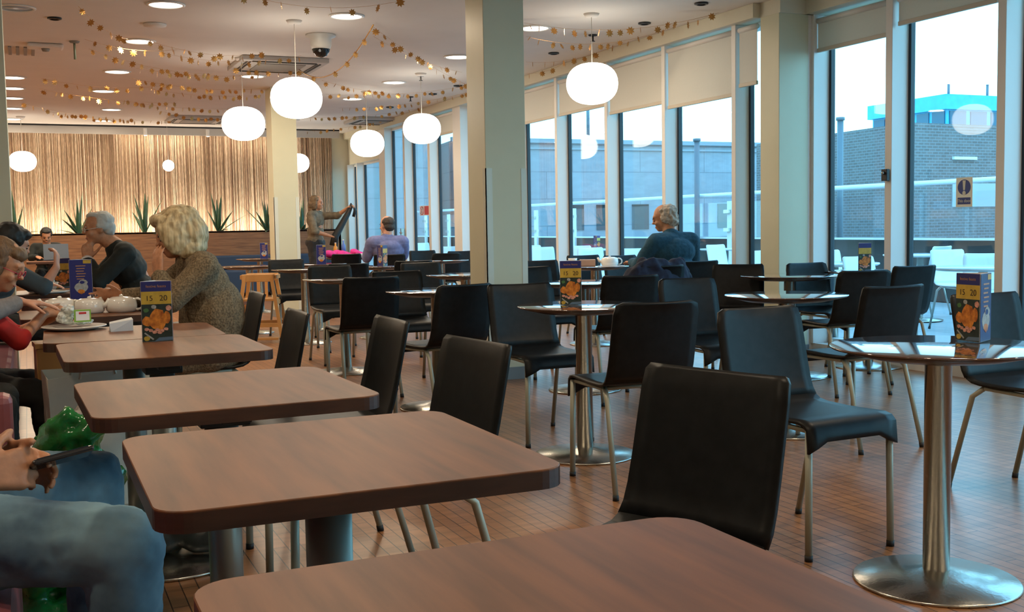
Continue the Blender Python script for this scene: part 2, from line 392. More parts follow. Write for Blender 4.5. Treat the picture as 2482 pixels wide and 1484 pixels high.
for (px, z, dy) in ((362, 2.72, .0), (519, 2.72, 0)):
    d = az(px, 19.2); r = empty('spotlight', (d.x, 19.75, 0), 0, 'tiny white spotlight on the pelmet, %s' % ('above the middle plants' if px < 400 else 'left of the second hanging globe'), 'spotlight')
    latheo('barrel', [(0, 2.78), (.03, 2.78), (.03, 2.90), (0, 2.90)], m_frame, r, 12); latheo('lens', [(0, 2.775), (.025, 2.775), (.025, 2.78), (0, 2.78)], m_down, r, 12)
r = planter
boxo('front_panel', (-3.4, 0, 0), (5.26, .04, 1.12), m_oak, r); boxo('top_ledge', (-3.4, 0, 1.10), (5.28, .40, 1.13), m_edge, r)
boxo('end_panel', (5.22, 0, 0), (5.26, .4, 1.12), m_oak, r); boxo('back_panel', (-3.4, .36, 0), (5.26, .40, .9), m_edge, r)
r = empty('banquette', (0, 19.0, 0), 0, 'dark blue banquette seat running along the wood partition', 'banquette')
mb = mat('blue_vinyl', (.02, .045, .09), .45)
boxo('seat', (2.9, 0, .05), (5.1, .5, .45), mb, r, bev=.03); boxo('backrest', (2.9, .42, .45), (5.1, .58, .70), mb, r, bev=.03)

m_leaf = mat('aloe_leaf', (.045, .11, .055), .45, var=.3, scale=20, stretch=(1, 1, .3))
plants = [(44, 'spiky green plant at the far left end of the partition'), (197, 'spiky upright plant left of the white-haired man'), (357, 'spiky plant just behind the blonde woman\'s head'),
          (535, 'broad spiky plant right of the blonde woman'), (652, 'spiky plant half hidden by the farther pillar'), (737, 'spiky plant behind the standing woman')]
for k, (px, lb) in enumerate(plants):
    t_ = (px - 1241) / FPX; d = XC * t_ + YC; s_ = 19.8 / d.y; p = d * s_
    r = empty('spiky_plant', (p.x, 19.8, 1.13), rd.uniform(0, 6), lb, 'plant')
    latheo('pot', [(0, -.20), (.08, -.20), (.10, -.01), (.09, -.01), (.08, -.03), (0, -.03)], m_black, r, 16)
    n = 13 if k in (1, 3) else 10
    for i in range(n):
        a = i * 2.4 + rd.uniform(-.3, .3); el = R(rd.choice((80, 72, 62, 50, 38, 22, 12))) if i > 1 else R(82)
        L = rd.uniform(.50, .78) if el > .6 else rd.uniform(.38, .6)
        w = .042; pts = []
        bm = bmesh.new(); rows = []
        for j in range(7):
            q = j / 6; rr = L * q
            zc_ = rr * math.sin(el) - .10 * q * q * math.cos(el); hc = rr * math.cos(el)
            ww = w * (1 - q ** 1.6) * (.55 + .9 * min(q * 3, 1) * .5) + .002
            c0 = Vector((math.cos(a) * hc, math.sin(a) * hc, zc_ - .03)); sd = Vector((-math.sin(a), math.cos(a), 0)) * ww
            nn = Vector((math.cos(a) * -math.sin(el), math.sin(a) * -math.sin(el), math.cos(el))) * ww * .35
            rows.append([bm.verts.new(c0 + sd), bm.verts.new(c0 - nn), bm.verts.new(c0 - sd), bm.verts.new(c0 - nn * .2)])
        for x0, x1 in zip(rows, rows[1:]):
            for m_ in range(4): bm.faces.new((x0[m_], x0[(m_ + 1) % 4], x1[(m_ + 1) % 4], x1[m_]))
        link('leaf', bm, m_leaf, r, smooth=True)

# ---------------------------------------------------------------- ceiling fittings
def downlight(px, py, lb, lit=True, grp=None, rad=.135):
    p = at(px, py, CEIL)
    r = empty('downlight', (p.x, p.y, CEIL), 0, lb, 'ceiling light', grp)
    latheo('trim_ring', [(rad, -.001), (rad + .018, -.001), (rad + .018, -.008), (rad, -.014), (rad - .008, -.008), (rad - .008, -.001)], m_frame, r, 28)
    latheo('diffuser', [(0, -.006), (rad - .006, -.006), (rad - .006, -.002), (0, -.002)], m_down if lit else mat('unlit_diffuser', (.25, .36, .48), .2), r, 28)
    if lit:
        ld = bpy.data.lights.new('lamp', 'AREA'); ld.shape = 'DISK'; ld.size = .22; ld.energy = DOWN_W; ld.color = WARM
        o = bpy.data.objects.new('lamp', ld); COL.objects.link(o); o.parent = r; o.location = (0, 0, -.02)
    return r
DL = [(402, 10, 'round lit ceiling light at the top, left of the row of stars'), (840, 38, 'round lit ceiling light above the dark dome camera'), (338, 99, 'round lit ceiling light second from the top on the left'),
      (284, 173, 'round lit ceiling light crossed by a string of stars'), (612, 184, 'round lit ceiling light below the large air conditioner'), (251, 220, 'round lit ceiling light fourth down the left row'),
      (270, 265, 'round lit ceiling light fifth down the left row'), (248, 292, 'round lit ceiling light farthest down the left row'), (955, 199, 'round lit ceiling light right of the dark dome camera'),
      (1110, 137, 'round lit ceiling light just left of the broad central pillar'), (854, 239, 'round lit ceiling light above the small middle globe lamp'), (1295, 67, 'round lit ceiling light just right of the broad central pillar')]
for x_, y_, l_ in DL: downlight(x_, y_, l_)
for x_, y_ in ((30, 187), (30, 213), (30, 237), (30, 262), (30, 288)): downlight(x_, y_, 'round lit ceiling light peeping past the left pillar', grp='lights beside the left pillar')
downlight(38, 18, 'unlit bluish round ceiling light in the top left corner', lit=False)
# the same fittings carry on over and behind the camera (outside the frame)
for (x_, y_) in ((1.0, 1.6), (3.6, 1.6), (1.0, 4.2), (3.8, 3.4), (-1.4, 1.6), (-1.4, 5.2), (-1.4, 9.5), (2.0, -1.4), (-1.6, 14.0), (4.8, .2)):
    r = empty('downlight', (x_, y_, CEIL), 0, 'round lit ceiling light above the near tables', 'ceiling light', 'lights over the near tables')
    latheo('trim_ring', [(.135, -.001), (.153, -.001), (.153, -.008), (.135, -.014), (.127, -.008), (.127, -.001)], m_frame, r, 28)
    latheo('diffuser', [(0, -.006), (.129, -.006), (.129, -.002), (0, -.002)], m_down, r, 28)
    ld = bpy.data.lights.new('lamp', 'AREA'); ld.shape = 'DISK'; ld.size = .22; ld.energy = DOWN_W; ld.color = WARM
    o = bpy.data.objects.new('lamp', ld); COL.objects.link(o); o.parent = r; o.location = (0, 0, -.02)
for x_, y_, l_ in ((132, 43, 'small dark-rimmed ceiling spot beside the unlit fitting'), (1562, 55, 'small dark-rimmed ceiling spot right of the nearest globe cord'), (1342, 128, 'small dark-rimmed ceiling spot above the central blinds'),
                   (1700, 7, 'small dark-rimmed ceiling spot at the top near the corner pillar'), (1110, 207, 'small dark ceiling spot just left of the central pillar'), (1049, 227, 'small dark ceiling spot over the right middle globe'), (945, 259, 'small dark ceiling spot farthest back')):
    p = at(x_, y_, CEIL); r = empty('ceiling_spot', (p.x, p.y, CEIL), 0, l_, 'ceiling spot')
    latheo('rim', [(.035, -.002), (.058, -.002), (.058, -.012), (.040, -.018), (.035, -.012)], mat('dark_rim', (.04, .045, .05), .3, .6), r, 24)
    latheo('reflector', [(0, -.004), (.035, -.004), (.035, -.006), (0, -.008)], mat('spot_inner', (.6, .5, .42), .3, .5), r, 24)
for x_, y_, l_ in ((375, 58, 'round white ceiling plate below the top left light'), (1438, 55.1, None)):
    if l_:
        p = at(x_, y_, CEIL); r = empty('ceiling_plate', (p.x, p.y, CEIL), 0, l_, 'ceiling plate'); latheo('disc', [(0, -.002), (.10, -.002), (.095, -.02), (0, -.024)], m_ceil, r, 28)
def acunit(px, py, lb, w=.46):
    p = at(px, py, CEIL); r = empty('air_conditioner', (p.x, p.y, CEIL), 0, lb, 'air conditioner')
    boxo('panel', (-w, -w, -.05), (w, w, -.001), mat('ac_white', (.48, .44, .40), .5), r, bev=.008)
    bm = bmesh.new()
    for s in (-1, 1):
        for d_ in (0, .035):
            y_ = s * (w - .07 - d_); box(bm, (-w + .12, y_ - .010, -.056), (w - .12, y_ + .010, -.049)); box(bm, (y_ - .010, -w + .12, -.056), (y_ + .010, w - .12, -.049))
    link('louvre', bm, m_black, r)
    bm = bmesh.new(); box(bm, (-w * .55, -w * .55, -.058), (w * .55, w * .55, -.049)); link('grille', bm, mat('ac_grille', (.26, .23, .20), .6), r)
acunit(672, 152, 'large square ceiling air conditioner beside the dark dome camera')
acunit(478, 287, 'square ceiling air conditioner above the second spiky plant')
acunit(915, 290, 'square ceiling air conditioner behind the small middle globe')
p = at(777, 84, CEIL); r = empty('dome_camera', (p.x, p.y, CEIL), 0, 'white ceiling dome camera with black lens bowl', 'security camera')
latheo('housing', [(0, -.001), (.14, -.001), (.14, -.02), (.10, -.035), (.098, -.10), (.085, -.135), (0, -.135)], mat('camera_white', (.55, .52, .47), .4), r)
latheo('lens_bowl', [(.084, -.135), (.078, -.16), (.055, -.195), (.02, -.21), (0, -.212)], mat('smoked_dome', (.01, .01, .01), .05), r)
p = at(110, 108, CEIL); r = empty('smoke_detector', (p.x, p.y, CEIL), 0, 'flat ceiling sensor unit left of the hanging sprinkler', 'detector')
boxo('housing', (-.16, -.11, -.04), (.16, .11, -.001), m_ceil, r, bev=.02); latheo('sensor', [(0, -.04), (.04, -.04), (.03, -.065), (0, -.07)], mat('ac_grille', (0, 0, 0)), r, 16)
p = at(180, 100, CEIL); r = empty('sprinkler', (p.x, p.y, CEIL), 0, 'small hanging sprinkler head left of the stars', 'sprinkler')
latheo('rose', [(0, -.001), (.05, -.001), (.04, -.015), (0, -.02)], mat('ac_grille', (0, 0, 0)), r, 16); tubeo('stem', [(0, 0, -.01), (0, 0, -.17)], .011, mat('sprinkler_green', (.18, .22, .15), .4), r)
p = at(44, 122, CEIL); r = empty('air_vent', (p.x, p.y, CEIL), 0, 'slotted ceiling vent beside the left pillar', 'vent')
for k in range(5): boxo('slat', (-.16 + k * .07, -.25, -.012), (-.13 + k * .07, .25, -.001), mat('ac_grille', (0, 0, 0)), r)
for x_, y_, l_ in ((1437, 97, 'small hanging sprinkler beside the nearest globe cord'), (1020, 193, 'small hanging sprinkler near the right middle globe'), (995, 243, 'small hanging sprinkler far right of the stars')):
    p = at(x_, y_, CEIL - .05); r = empty('sprinkler', (p.x, p.y, CEIL), 0, l_, 'sprinkler')
    latheo('rose', [(0, -.001), (.045, -.001), (.04, -.012), (0, -.015)], m_black, r, 16); tubeo('stem', [(0, 0, -.01), (0, 0, -.06)], .009, m_black, r); latheo('deflector', [(0, -.06), (.022, -.06), (.022, -.064), (0, -.064)], m_black, r, 12)

# pendant globes
GZ = EYE + 1.165
def pendant(px, py, wpx, lb, D=.45):
    Z = FPX * D / wpx; q = az(px, Z); z = zat(px, py, Z)
    r = empty('globe_pendant', (q.x, q.y, 0), 0, lb, 'pendant lamp')
    prof = []
    for i in range(17):
        a = -math.pi / 2 + math.pi * i / 16; ca, sa = math.cos(a), math.sin(a)
        prof.append((D / 2 * (ca ** .82 if ca > 0 else 0), z + D / 2 * .79 * (abs(sa) ** .92) * (1 if sa > 0 else -1)))
    latheo('globe', prof, m_globe, r, 40)
    tubeo('cord', [(0, 0, z + D / 2 * .78), (0, 0, CEIL - .02)], .003, mat('pale_cord', (.5, .46, .4), .5), r, 6)
    latheo('ceiling_rose', [(0, CEIL - .03), (.055, CEIL - .028), (.07, CEIL - .001), (0, CEIL - .001)], m_ceil, r, 24)
pendant(733, 242, 123, 'largest white globe lamp on the left, before the farther pillar')
pendant(604, 303, 102, 'white globe lamp hanging before the right end of the reeds')
pendant(1032, 315, 91, 'white globe lamp hanging left of the broad central pillar')
pendant(900, 350, 81, 'white globe lamp hanging over the man in lavender')
pendant(1442, 208, 124, 'white globe lamp hanging before the cream blinds')
pendant(70, 393, 62, 'small white globe lamp beside the left pillar', .40)
pendant(730, 397, 58, 'small white globe lamp peeping from behind the farther pillar', .40)
q = az(420, 16.5); z = zat(420, 403, 16.5)
r = empty('small_lamp', (q.x, q.y, 0), 0, 'tiny glaring bare lamp hanging before the reeds', 'lamp')
bm = bmesh.new(); ell(bm, (0, 0, z), (.085, .085, .085)); link('bulb', bm, m_globe, r, smooth=True); tubeo('cord', [(0, 0, z + .08), (0, 0, CEIL)], .002, m_ceil, r, 6)

# ---------------------------------------------------------------- star garlands
def starmesh():
    bm = bmesh.new(); n = 8; c1 = bm.verts.new((0, -.003, 0)); c2 = bm.verts.new((0, .003, 0)); rim = []
    for i in range(2 * n):
        a = math.pi * i / n; rr = .036 if i % 2 == 0 else .021
        rim.append(bm.verts.new((rr * math.cos(a), 0, rr * math.sin(a))))
    for i in range(2 * n):
        bm.faces.new((c1, rim[i], rim[(i + 1) % (2 * n)])); bm.faces.new((c2, rim[(i + 1) % (2 * n)], rim[i]))
    me = bpy.data.meshes.new('star'); bmesh.ops.recalc_face_normals(bm, faces=bm.faces); bm.to_mesh(me); bm.free(); me.materials.append(m_gold); return me
STAR = starmesh()
def garland(A, B, n, lb, sag=.10, zz=CEIL - .03, jit=.04, grp=None):
    a = at(A[0], A[1], zz); b = at(B[0], B[1], zz); a.z = b.z = zz
    if a.x > 5.5: a.x = 5.5
    if b.x > 5.5: b.x = 5.5
    r = empty('star_garland', (a.x, a.y, 0), 0, lb, 'star garland', grp)
    N = max(n, 2); pts = []
    for i in range(25):
        t = i / 24; p = a.lerp(b, t); p.z = zz - sag * 4 * t * (1 - t); pts.append(p - Vector((a.x, a.y, 0)))
    tubeo('string', pts, .0012, m_gold, r, 4)
    for i in range(N):
        t = (i + .5) / N + rd.uniform(-.3, .3) / N; p = a.lerp(b, t); p.z = zz - sag * 4 * t * (1 - t) - rd.uniform(0.01, jit)
        o = bpy.data.objects.new('star', STAR); COL.objects.link(o); o.parent = r
        o.location = p - Vector((a.x, a.y, 0)); o.rotation_euler = (rd.uniform(-.6, .6), rd.uniform(0, 3), rd.uniform(-1.1, 1.1) + .4)
        s_ = rd.uniform(.85, 1.15); o.scale = (s_, s_, s_)
GL = [((560, -22), (980, 0), 8, 'topmost string of gold stars crossing between two ceiling lights', .09),
      ((190, 15), (310, 95), 6, 'short string of gold stars below the unlit fitting', .05),
      ((205, 95), (430, 120), 7, 'string of gold stars under the second left light', .05),
      ((350, 95), (640, 130), 9, 'string of gold stars left of the large air conditioner', .07),
      ((215, 118), (520, 180), 11, 'string of gold stars through the crossed left light', .06),
      ((400, 130), (730, 135), 11, 'string of gold stars over the large air conditioner', .07),
      ((330, 165), (640, 180), 11, 'string of gold stars below the large air conditioner', .05),
      ((100, 190), (420, 205), 10, 'string of gold stars under the fourth left light', .07),
      ((320, 190), (640, 215), 12, 'string of gold stars left of the large globe, upper', .06),
      ((360, 215), (640, 230), 12, 'string of gold stars left of the large globe, lower', .05),
      ((95, 215), (430, 250), 12, 'string of gold stars over the fifth left light', .05),
      ((50, 250), (330, 290), 12, 'string of gold stars above the left end of the reeds', .05),
      ((300, 245), (600, 262), 13, 'string of gold stars above the second air conditioner', .05),
      ((120, 272), (420, 292), 13, 'string of gold stars along the farthest left light', .05),
      ((380, 268), (620, 288), 11, 'string of gold stars just above the reed pelmet', .05),
      ((560, 160), (740, 168), 7, 'string of gold stars above the large globe lamp', .05),
      ((900, 62), (1155, 215), 12, 'long string of gold stars slanting toward the central pillar', .05),
      ((905, 88), (1120, 175), 8, 'string of gold stars ending by the central pillar light', .05),
      ((780, 195), (985, 228), 9, 'string of gold stars right of the large globe lamp', .04),
      ((790, 228), (1150, 205), 13, 'string of gold stars over the right middle globe', .06),
      ((820, 262), (1145, 222), 14, 'string of gold stars over the third air conditioner', .06),
      ((740, 285), (1040, 262), 13, 'string of gold stars above the far reeds strip', .05),
      ((740, 318), (960, 290), 9, 'string of gold stars farthest back beside the small globe', .04),
      ((1270, 55), (1755, 32), 13, 'string of gold stars across the nearest globe cord', .10),
      ((1275, 88), (1660, 75), 11, 'string of gold stars over the cream blinds', .10),
      ((1275, 150), (1500, 112), 8, 'string of gold stars before the central blinds, upper', .06),
      ((1275, 178), (1400, 150), 4, 'short string of gold stars before the central blinds, lower', .04)]
for A, B, n, lb, sg in GL: garland(A, B, int(n * (1.0 if n < 9 else 1.35)), lb, sg)
a = at(905, 60, CEIL - .03); b = at(720, 165, CEIL - .03)
r = empty('tinsel_streamer', (a.x, a.y, 0), 0, 'thin glinting gold streamer slanting past the dome camera', 'streamer')
pts = [(a.lerp(b, i / 20) - Vector((a.x, a.y, a.z))) + Vector((0, 0, a.z - .25 * (i / 20) * (1 - i / 20) * 4)) for i in range(21)]
tubeo('streamer', pts, .006, m_gold, r, 5)
for i in (2, 4, 6, 9, 15):
    o = bpy.data.objects.new('star', STAR); COL.objects.link(o); o.parent = r; o.location = pts[i] + Vector((0, 0, -.02)); o.rotation_euler = (0, .3 * i, .4)

# ---------------------------------------------------------------- tables
def square_table(cx, cy, rz, lb, grp=None, w=.64, d=.63, first=[None]):
    if first[0] is None:
        r = empty('square_table', (0, 0, 0), 0, lb, 'table'); cr_ = .05
        out = []
        for (sx_, sy_, a0) in ((1, 1, 0), (-1, 1, 90), (-1, -1, 180), (1, -1, 270)):
            for k in range(7):
                a = R(a0 + k * 15); out.append((sx_ * (w / 2 - cr_) + cr_ * math.cos(a), sy_ * (d / 2 - cr_) + cr_ * math.sin(a)))
        bm = bmesh.new(); t = [bm.verts.new((x, y, .74)) for x, y in out]; t2 = [bm.verts.new((x * .996, y * .996, .7415)) for x, y in out]; b = [bm.verts.new((x, y, .738)) for x, y in out]
        bm.faces.new(t2)
        for i in range(len(t)):
            j = (i + 1) % len(t); bm.faces.new((t[i], t[j], t2[j], t2[i])); bm.faces.new((b[i], b[j], t[j], t[i]))
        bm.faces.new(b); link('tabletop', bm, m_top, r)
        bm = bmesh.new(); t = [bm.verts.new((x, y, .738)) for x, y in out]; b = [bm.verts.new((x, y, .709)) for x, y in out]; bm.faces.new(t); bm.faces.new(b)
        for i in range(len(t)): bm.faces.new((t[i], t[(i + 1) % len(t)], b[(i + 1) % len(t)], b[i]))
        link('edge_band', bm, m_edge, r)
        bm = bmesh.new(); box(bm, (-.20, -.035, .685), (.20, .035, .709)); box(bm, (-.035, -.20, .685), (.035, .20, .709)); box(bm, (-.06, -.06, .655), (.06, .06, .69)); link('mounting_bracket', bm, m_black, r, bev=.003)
        latheo('pedestal', [(0, .02), (.041, .02), (.041, .66), (0, .66)], m_grey, r)
        latheo('base', [(0, 0), (.245, 0), (.25, .006), (.246, .012), (.10, .026), (.046, .04), (0, .04)], m_steel, r, 48)
        r.location = (cx, cy, 0); r.rotation_euler = (0, 0, rz)
        if grp: r['group'] = grp
        first[0] = r; return r
    return dup(first[0], (cx, cy, 0), rz, lb, grp)
T = [square_table(.465, .915, 0, 'nearest brown wood square table at the bottom of the picture'),
     square_table(.465, 1.87, 0, 'brown wood square table catching a lamp glow, second nearest'),
     square_table(.42, 2.745, R(1.5), 'brown wood square table, third nearest in the row'),
     square_table(.40, 3.86, R(1), 'brown wood square table with the roast dinner menu card at its far side'),
     square_table(.36, 4.50, R(-1), 'brown wood square table with the plate of wrappers and the folded white packet'),
     square_table(.27, 5.75, R(1), 'brown wood square table carrying the row of three white teapots'),
     square_table(.28, 6.85, R(-1), 'brown wood square table with the big blue menu card'),
     square_table(.24, 7.95, 0, 'brown wood square table under the clasped hands of the white-haired man'),
     square_table(.30, 16.98, 0, 'small dark square table under the far laptop')]
def round_table(px, py, lb, r_=.325, first=[None], xy=None):
    p = at(px, py, .74) if xy is None else Vector((*xy, 0))
    if first[0] is None:
        r = empty('round_table', (0, 0, 0), 0, lb, 'table')
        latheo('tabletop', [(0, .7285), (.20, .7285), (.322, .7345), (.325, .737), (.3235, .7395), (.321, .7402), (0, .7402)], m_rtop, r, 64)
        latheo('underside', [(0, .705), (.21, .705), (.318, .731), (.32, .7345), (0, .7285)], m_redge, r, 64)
        latheo('pedestal', [(0, .02), (.040, .02), (.040, .70), (.10, .70), (.10, .706), (0, .706)], m_steel, r)
        latheo('base', [(0, 0), (.247, 0), (.25, .005), (.246, .010), (.10, .026), (.043, .042), (0, .042)], m_steel, r, 56)
        first[0] = r; r.location = (p.x, p.y, 0)
    else: r = dup(first[0], (p.x, p.y, 0), rd.uniform(-.2, .2), lb)
    if abs(r_ - .325) > .01: r.scale = (r_ / .325, r_ / .325, 1)
    return r
RT_ = [round_table(0, 0, 'nearest round dark table with steel pedestal, carrying the two-faced menu card', xy=(2.55, 2.53)),
       round_table(0, 0, 'round dark table with steel pedestal in the centre, carrying the roast dinner menu card', xy=(2.465, 4.72)),
       round_table(1905, 714, 'empty round dark table before the corner pillar'),
       round_table(1915, 667, 'round dark table just behind the empty one, against the corner pillar', .36),
       round_table(2105, 657, 'round dark table by the glazing carrying a small menu card'),
       round_table(0, 0, 'round dark table half hidden behind the centre menu card', xy=tuple((az(1416, 7.45)).xy)),
       round_table(1059, 703, 'round dark table left of the broad central pillar'),
       round_table(1128, 665, 'small round dark table farther back, left of the central pillar'),
       round_table(0, 0, 'round dark table behind the wedge-backed left chairs, before a tucked chair', xy=tuple((az(835, 8.6)).xy)),
       round_table(738, 652, 'round dark table just below the farther pillar'),
       round_table(1442, 645, 'round dark table with the white teapot beside the old man in teal'),
       round_table(925, 645, 'round dark table bearing the thin white-edged menu card'),
       round_table(1070, 631, 'round dark table behind the man in lavender, right side'),
       round_table(770, 640, 'round dark table before the standing woman'),
       round_table(842, 624, 'round dark table with the bright pink bundle on it'),
       round_table(630, 627, 'round dark table half hidden by the farther pillar'),
       round_table(604, 645, 'round dark table above the wooden high chair')]

# ---------------------------------------------------------------- chairs
def chair(lb, sm, grp=None, rad=.012, metal=m_leg, name='shell_chair'):
    r = empty(name, (0, 0, 0), 0, lb, 'chair', grp)
    back = [(-.275, .812), (-.268, .80), (-.258, .76), (-.243, .69), (-.226, .61), (-.210, .545), (-.196, .505), (-.178, .478)]
    seat = [(-.178, .478), (-.150, .463), (-.11, .457), (0, .455), (.12, .459), (.175, .461), (.205, .455), (.222, .440), (.228, .415), (.229, .398)]
    NX = 10
    def sheet(prof, isback):
        bm = bmesh.new(); G = []
        for i, (y, z) in enumerate(prof):
            row = []
            hw = .195
            if isback: hw = .192 + .006 * i / 7
            if isback and i == 0: hw -= rad
            if isback and i == 1: hw -= rad * .25
            for k in range(NX + 1):
                x = -hw + 2 * hw * k / NX; e = (2 * k / NX - 1) ** 2
                yy = y - (.018 * (1 - e) if isback else .018 * (1 - e) * max(0, 1 - (y + .178) / .06)) * (1 if isback else 1)
                zz = z
                if not isback and i >= 8 and k in (0, 1, NX - 1, NX): zz -= .035 if k in (0, NX) else .02
                if isback and i == 0: zz -= .006 * (1 - e)
                row.append(bm.verts.new((x, yy, zz)))
            G.append(row)
        for a, b in zip(G, G[1:]):
            for k in range(NX): bm.faces.new((a[k], a[k + 1], b[k + 1], b[k]))
        o = link('backrest' if isback else 'seat', bm, sm, r, smooth=True)
        s = o.modifiers.new('solid', 'SOLIDIFY'); s.thickness = .012; s.offset = 0
        return o
    sheet(back, True); sheet(seat, False)
    for s in (-1, 1):
        tubeo('front_leg', [(s * .178, .212, .44), (s * .182, .218, .018)], .0125, metal, r)
        tubeo('rear_leg', [(s * .165, -.10, .447), (s * .178, -.16, .40), (s * .192, -.265, .018)], .0115, metal, r)
        tubeo('glide', [(s * .182, .218, .020), (s * .182, .218, 0)], .014, m_rub, r); tubeo('glide', [(s * .192, -.264, .022), (s * .193, -.268, 0)], .013, m_rub, r)
    tubeo('seat_rail', [(-.165, -.10, .44), (.165, -.10, .44)], .009, metal, r); tubeo('seat_rail', [(-.172, .195, .435), (-.172, -.10, .44)], .009, metal, r); tubeo('seat_rail', [(.172, .195, .435), (.172, -.10, .44)], .009, metal, r)
    return r
CH = [None, None]
def put(lb, X, Z, f, style=0, grp=None, uv=False):
    p = Vector((X, Z, 0)) if uv else xz(X, Z)
    fw = Vector((f[0], f[1], 0)) if uv else XC * f[0] + YC * f[1]
    a = math.atan2(-fw.x, fw.y)
    if CH[style] is None:
        CH[style] = chair(lb, m_seat, grp, .012 if style == 0 else .035); CH[style].location = (p.x, p.y, 0); CH[style].rotation_euler = (0, 0, a); return CH[style]
    return dup(CH[style], (p.x, p.y, 0), a, lb, grp)
TW = (.405, -.914); AW = (-.405, .914)
put('black chair with the widest back in view, beside the lamp-lit square table', .235, 2.165, (-.74, -.67))
put('black chair just behind the lamp-lit square table, second nearest back', -.335, 2.925, (-.86, -.51))
put('narrow-looking black chair at the right end of the third nearest square table', -.675, 3.74, (-.92, -.40))
put('black shell chair seen edge-on just right of the tweed-clad woman\'s chair', -1.09, 4.17, (-.92, -.39))
put('black shell chair under the blonde woman in tweed', .80, 5.66, (-1, .0), uv=True)
put('black rounded-back chair with its back to us before the centre round table', .505, 4.72, (-.33, .94), 1)
put('black chair showing its seat and front legs, right of the widest back', 1.04, 3.84, (.44, -.90), 1)
put('black shell chair partly behind the nearest round table at the right edge', 2.11, 4.37, TW)
put('black rounded-back chair behind the nearest round table, close to the glazing', 2.18, 7.21, (-.25, .97), 1)
put('black shell chair with a curved top edge directly behind the nearest round table', 1.74, 5.53, AW)
put('black shell chair beneath the blue mandatory sign', 2.66, 7.75, AW)
put('bluish-lit black chair standing against the corner pillar', 2.36, 8.10, TW, 1)
put('bluish-lit black chair right of the old man\'s chair', 1.64, 8.04, (-.3, -.95))
put('black shell chair on which the old man in teal sits', 1.46, 9.42, (-.45, .89))
put('black shell chair with curved top edge left of the navy coat', .66, 7.05, (-.30, .95))
put('black rounded-back chair showing its front between the centre table and the empty round table', 1.12, 6.10, (.38, -.92), 1)
put('black shell chair facing us between the centre table and the broad pillar', .15, 5.78, (.40, -.914))
put('very dark chair with its back to us left of the broad pillar foot', -.42, 6.30, (-.60, .80), 1)
put('black chair behind the centre menu card facing us', .24, 8.25, TW)
put('small black chair top left of the napkin pack on the old man\'s table', .36, 9.75, TW, grp=None)
put('small black chair against the glazing behind the pale cup', .86, 11.2, TW)
put('small black chair against the glazing behind the white teapot', 1.22, 10.95, TW)
put('black chair facing us behind the round table nearest the wooden high chair', -1.47, 9.25, TW)
put('black chair with curved top edge and its back to us, middle left', -1.03, 7.42, AW)
put('black chair facing us behind the left middle round table', -.74, 7.85, TW)
put('black chair facing us just right of the wooden high chair', -2.31, 11.5, TW)
put('black chair with a curved top edge in front of the thin white-edged menu card', -1.60, 10.25, AW)
put('black chair with a curved top edge right of the thin white-edged menu card', -1.05, 10.8, AW)
put('black chair facing us between two small round tables left of the broad pillar', -.72, 9.75, TW)
put('very dark rounded chair far back left of the broad pillar', -.90, 13.7, AW, 1)
put('dark chair against the glazing left of the broad pillar', -.55, 14.2, TW)
put('black chair carrying the man in lavender', -1.53, 13.55, (-.2, .98))
put('black chair far back right of the man in lavender', -1.12, 14.9, TW)
put('black chair far back before the bright pink bundle', -2.2, 14.15, AW)
put('black chair behind the white-haired man in the dark suit', .86, 8.2, (-1, .0), uv=True)
put('black chair wrapped in the navy coat', 1.05, 8.55, (-.35, .94))

# wooden child high chair
m_beech = mat('beech_wood', (.58, .30, .10), .45, scale=6, stretch=(1, 1, .15), var=.12)
p = az(632, 11.1); r = empty('high_chair', (p.x, p.y, 0), R(-20), 'orange beech wooden high chair with slanting legs', 'high chair')
for sy_ in (-1, 1):
    for sx_ in (-1, 1):
        bm = bmesh.new(); tube(bm, [(sx_ * .13, sy_ * .15, .68), (sx_ * .235, sy_ * .20, 0)], .024, 4); link('leg', bm, m_beech, r)
    boxo('top_rail', (-.16, sy_ * .15 - .015, .615), (.16, sy_ * .15 + .015, .69), m_beech, r, bev=.005); boxo('low_rail', (-.20, sy_ * .19 - .012, .16), (.20, sy_ * .19 + .012, .20), m_beech, r)
for z_ in (.66, .40): boxo('side_rail', (-.18, -.14, z_ - .02), (-.15, .14, z_ + .02), m_beech, r); boxo('side_rail', (.15, -.14, z_ - .02), (.18, .14, z_ + .02), m_beech, r)
boxo('seat_board', (-.17, -.15, .42), (.17, .15, .44), m_beech, r); boxo('foot_board', (-.19, -.20, .03), (.19, -.12, .05), m_beech, r)
for x_ in (-.06, .02): boxo('slat', (x_, .13, .44), (x_ + .03, .15, .62), m_beech, r)

# ---------------------------------------------------------------- left bench
r = empty('bench', (-.32, 1.9, 0), 0, 'mauve upholstered bench under the person in jeans', 'bench')
boxo('seat', (-.28, -1.9, .06), (.27, .98, .44), m_mauve, r, bev=.03); boxo('backrest', (-.40, -1.9, .06), (-.26, .98, .95), m_mauve, r, bev=.03); boxo('plinth', (-.26, -1.88, 0), (.22, .96, .07), m_black, r)
r = empty('bench_divider', (-.32, 3.02, 0), 0, 'upright mauve end panel of the bench at the left picture edge', 'bench panel')
boxo('panel', (-.40, -.05, 0), (.268, .05, .73), m_mauve, r, bev=.02)
r = empty('bench', (-.32, 5.6, 0), 0, 'mauve bench farther along under the child in red', 'bench')
boxo('seat', (-.28, -1.2, .06), (.22, 2.75, .44), m_mauve, r, bev=.03); boxo('backrest', (-.40, -1.2, .06), (-.26, 2.75, .95), m_mauve, r, bev=.03); boxo('plinth', (-.26, -1.18, 0), (.18, 2.7, .07), m_black, r)
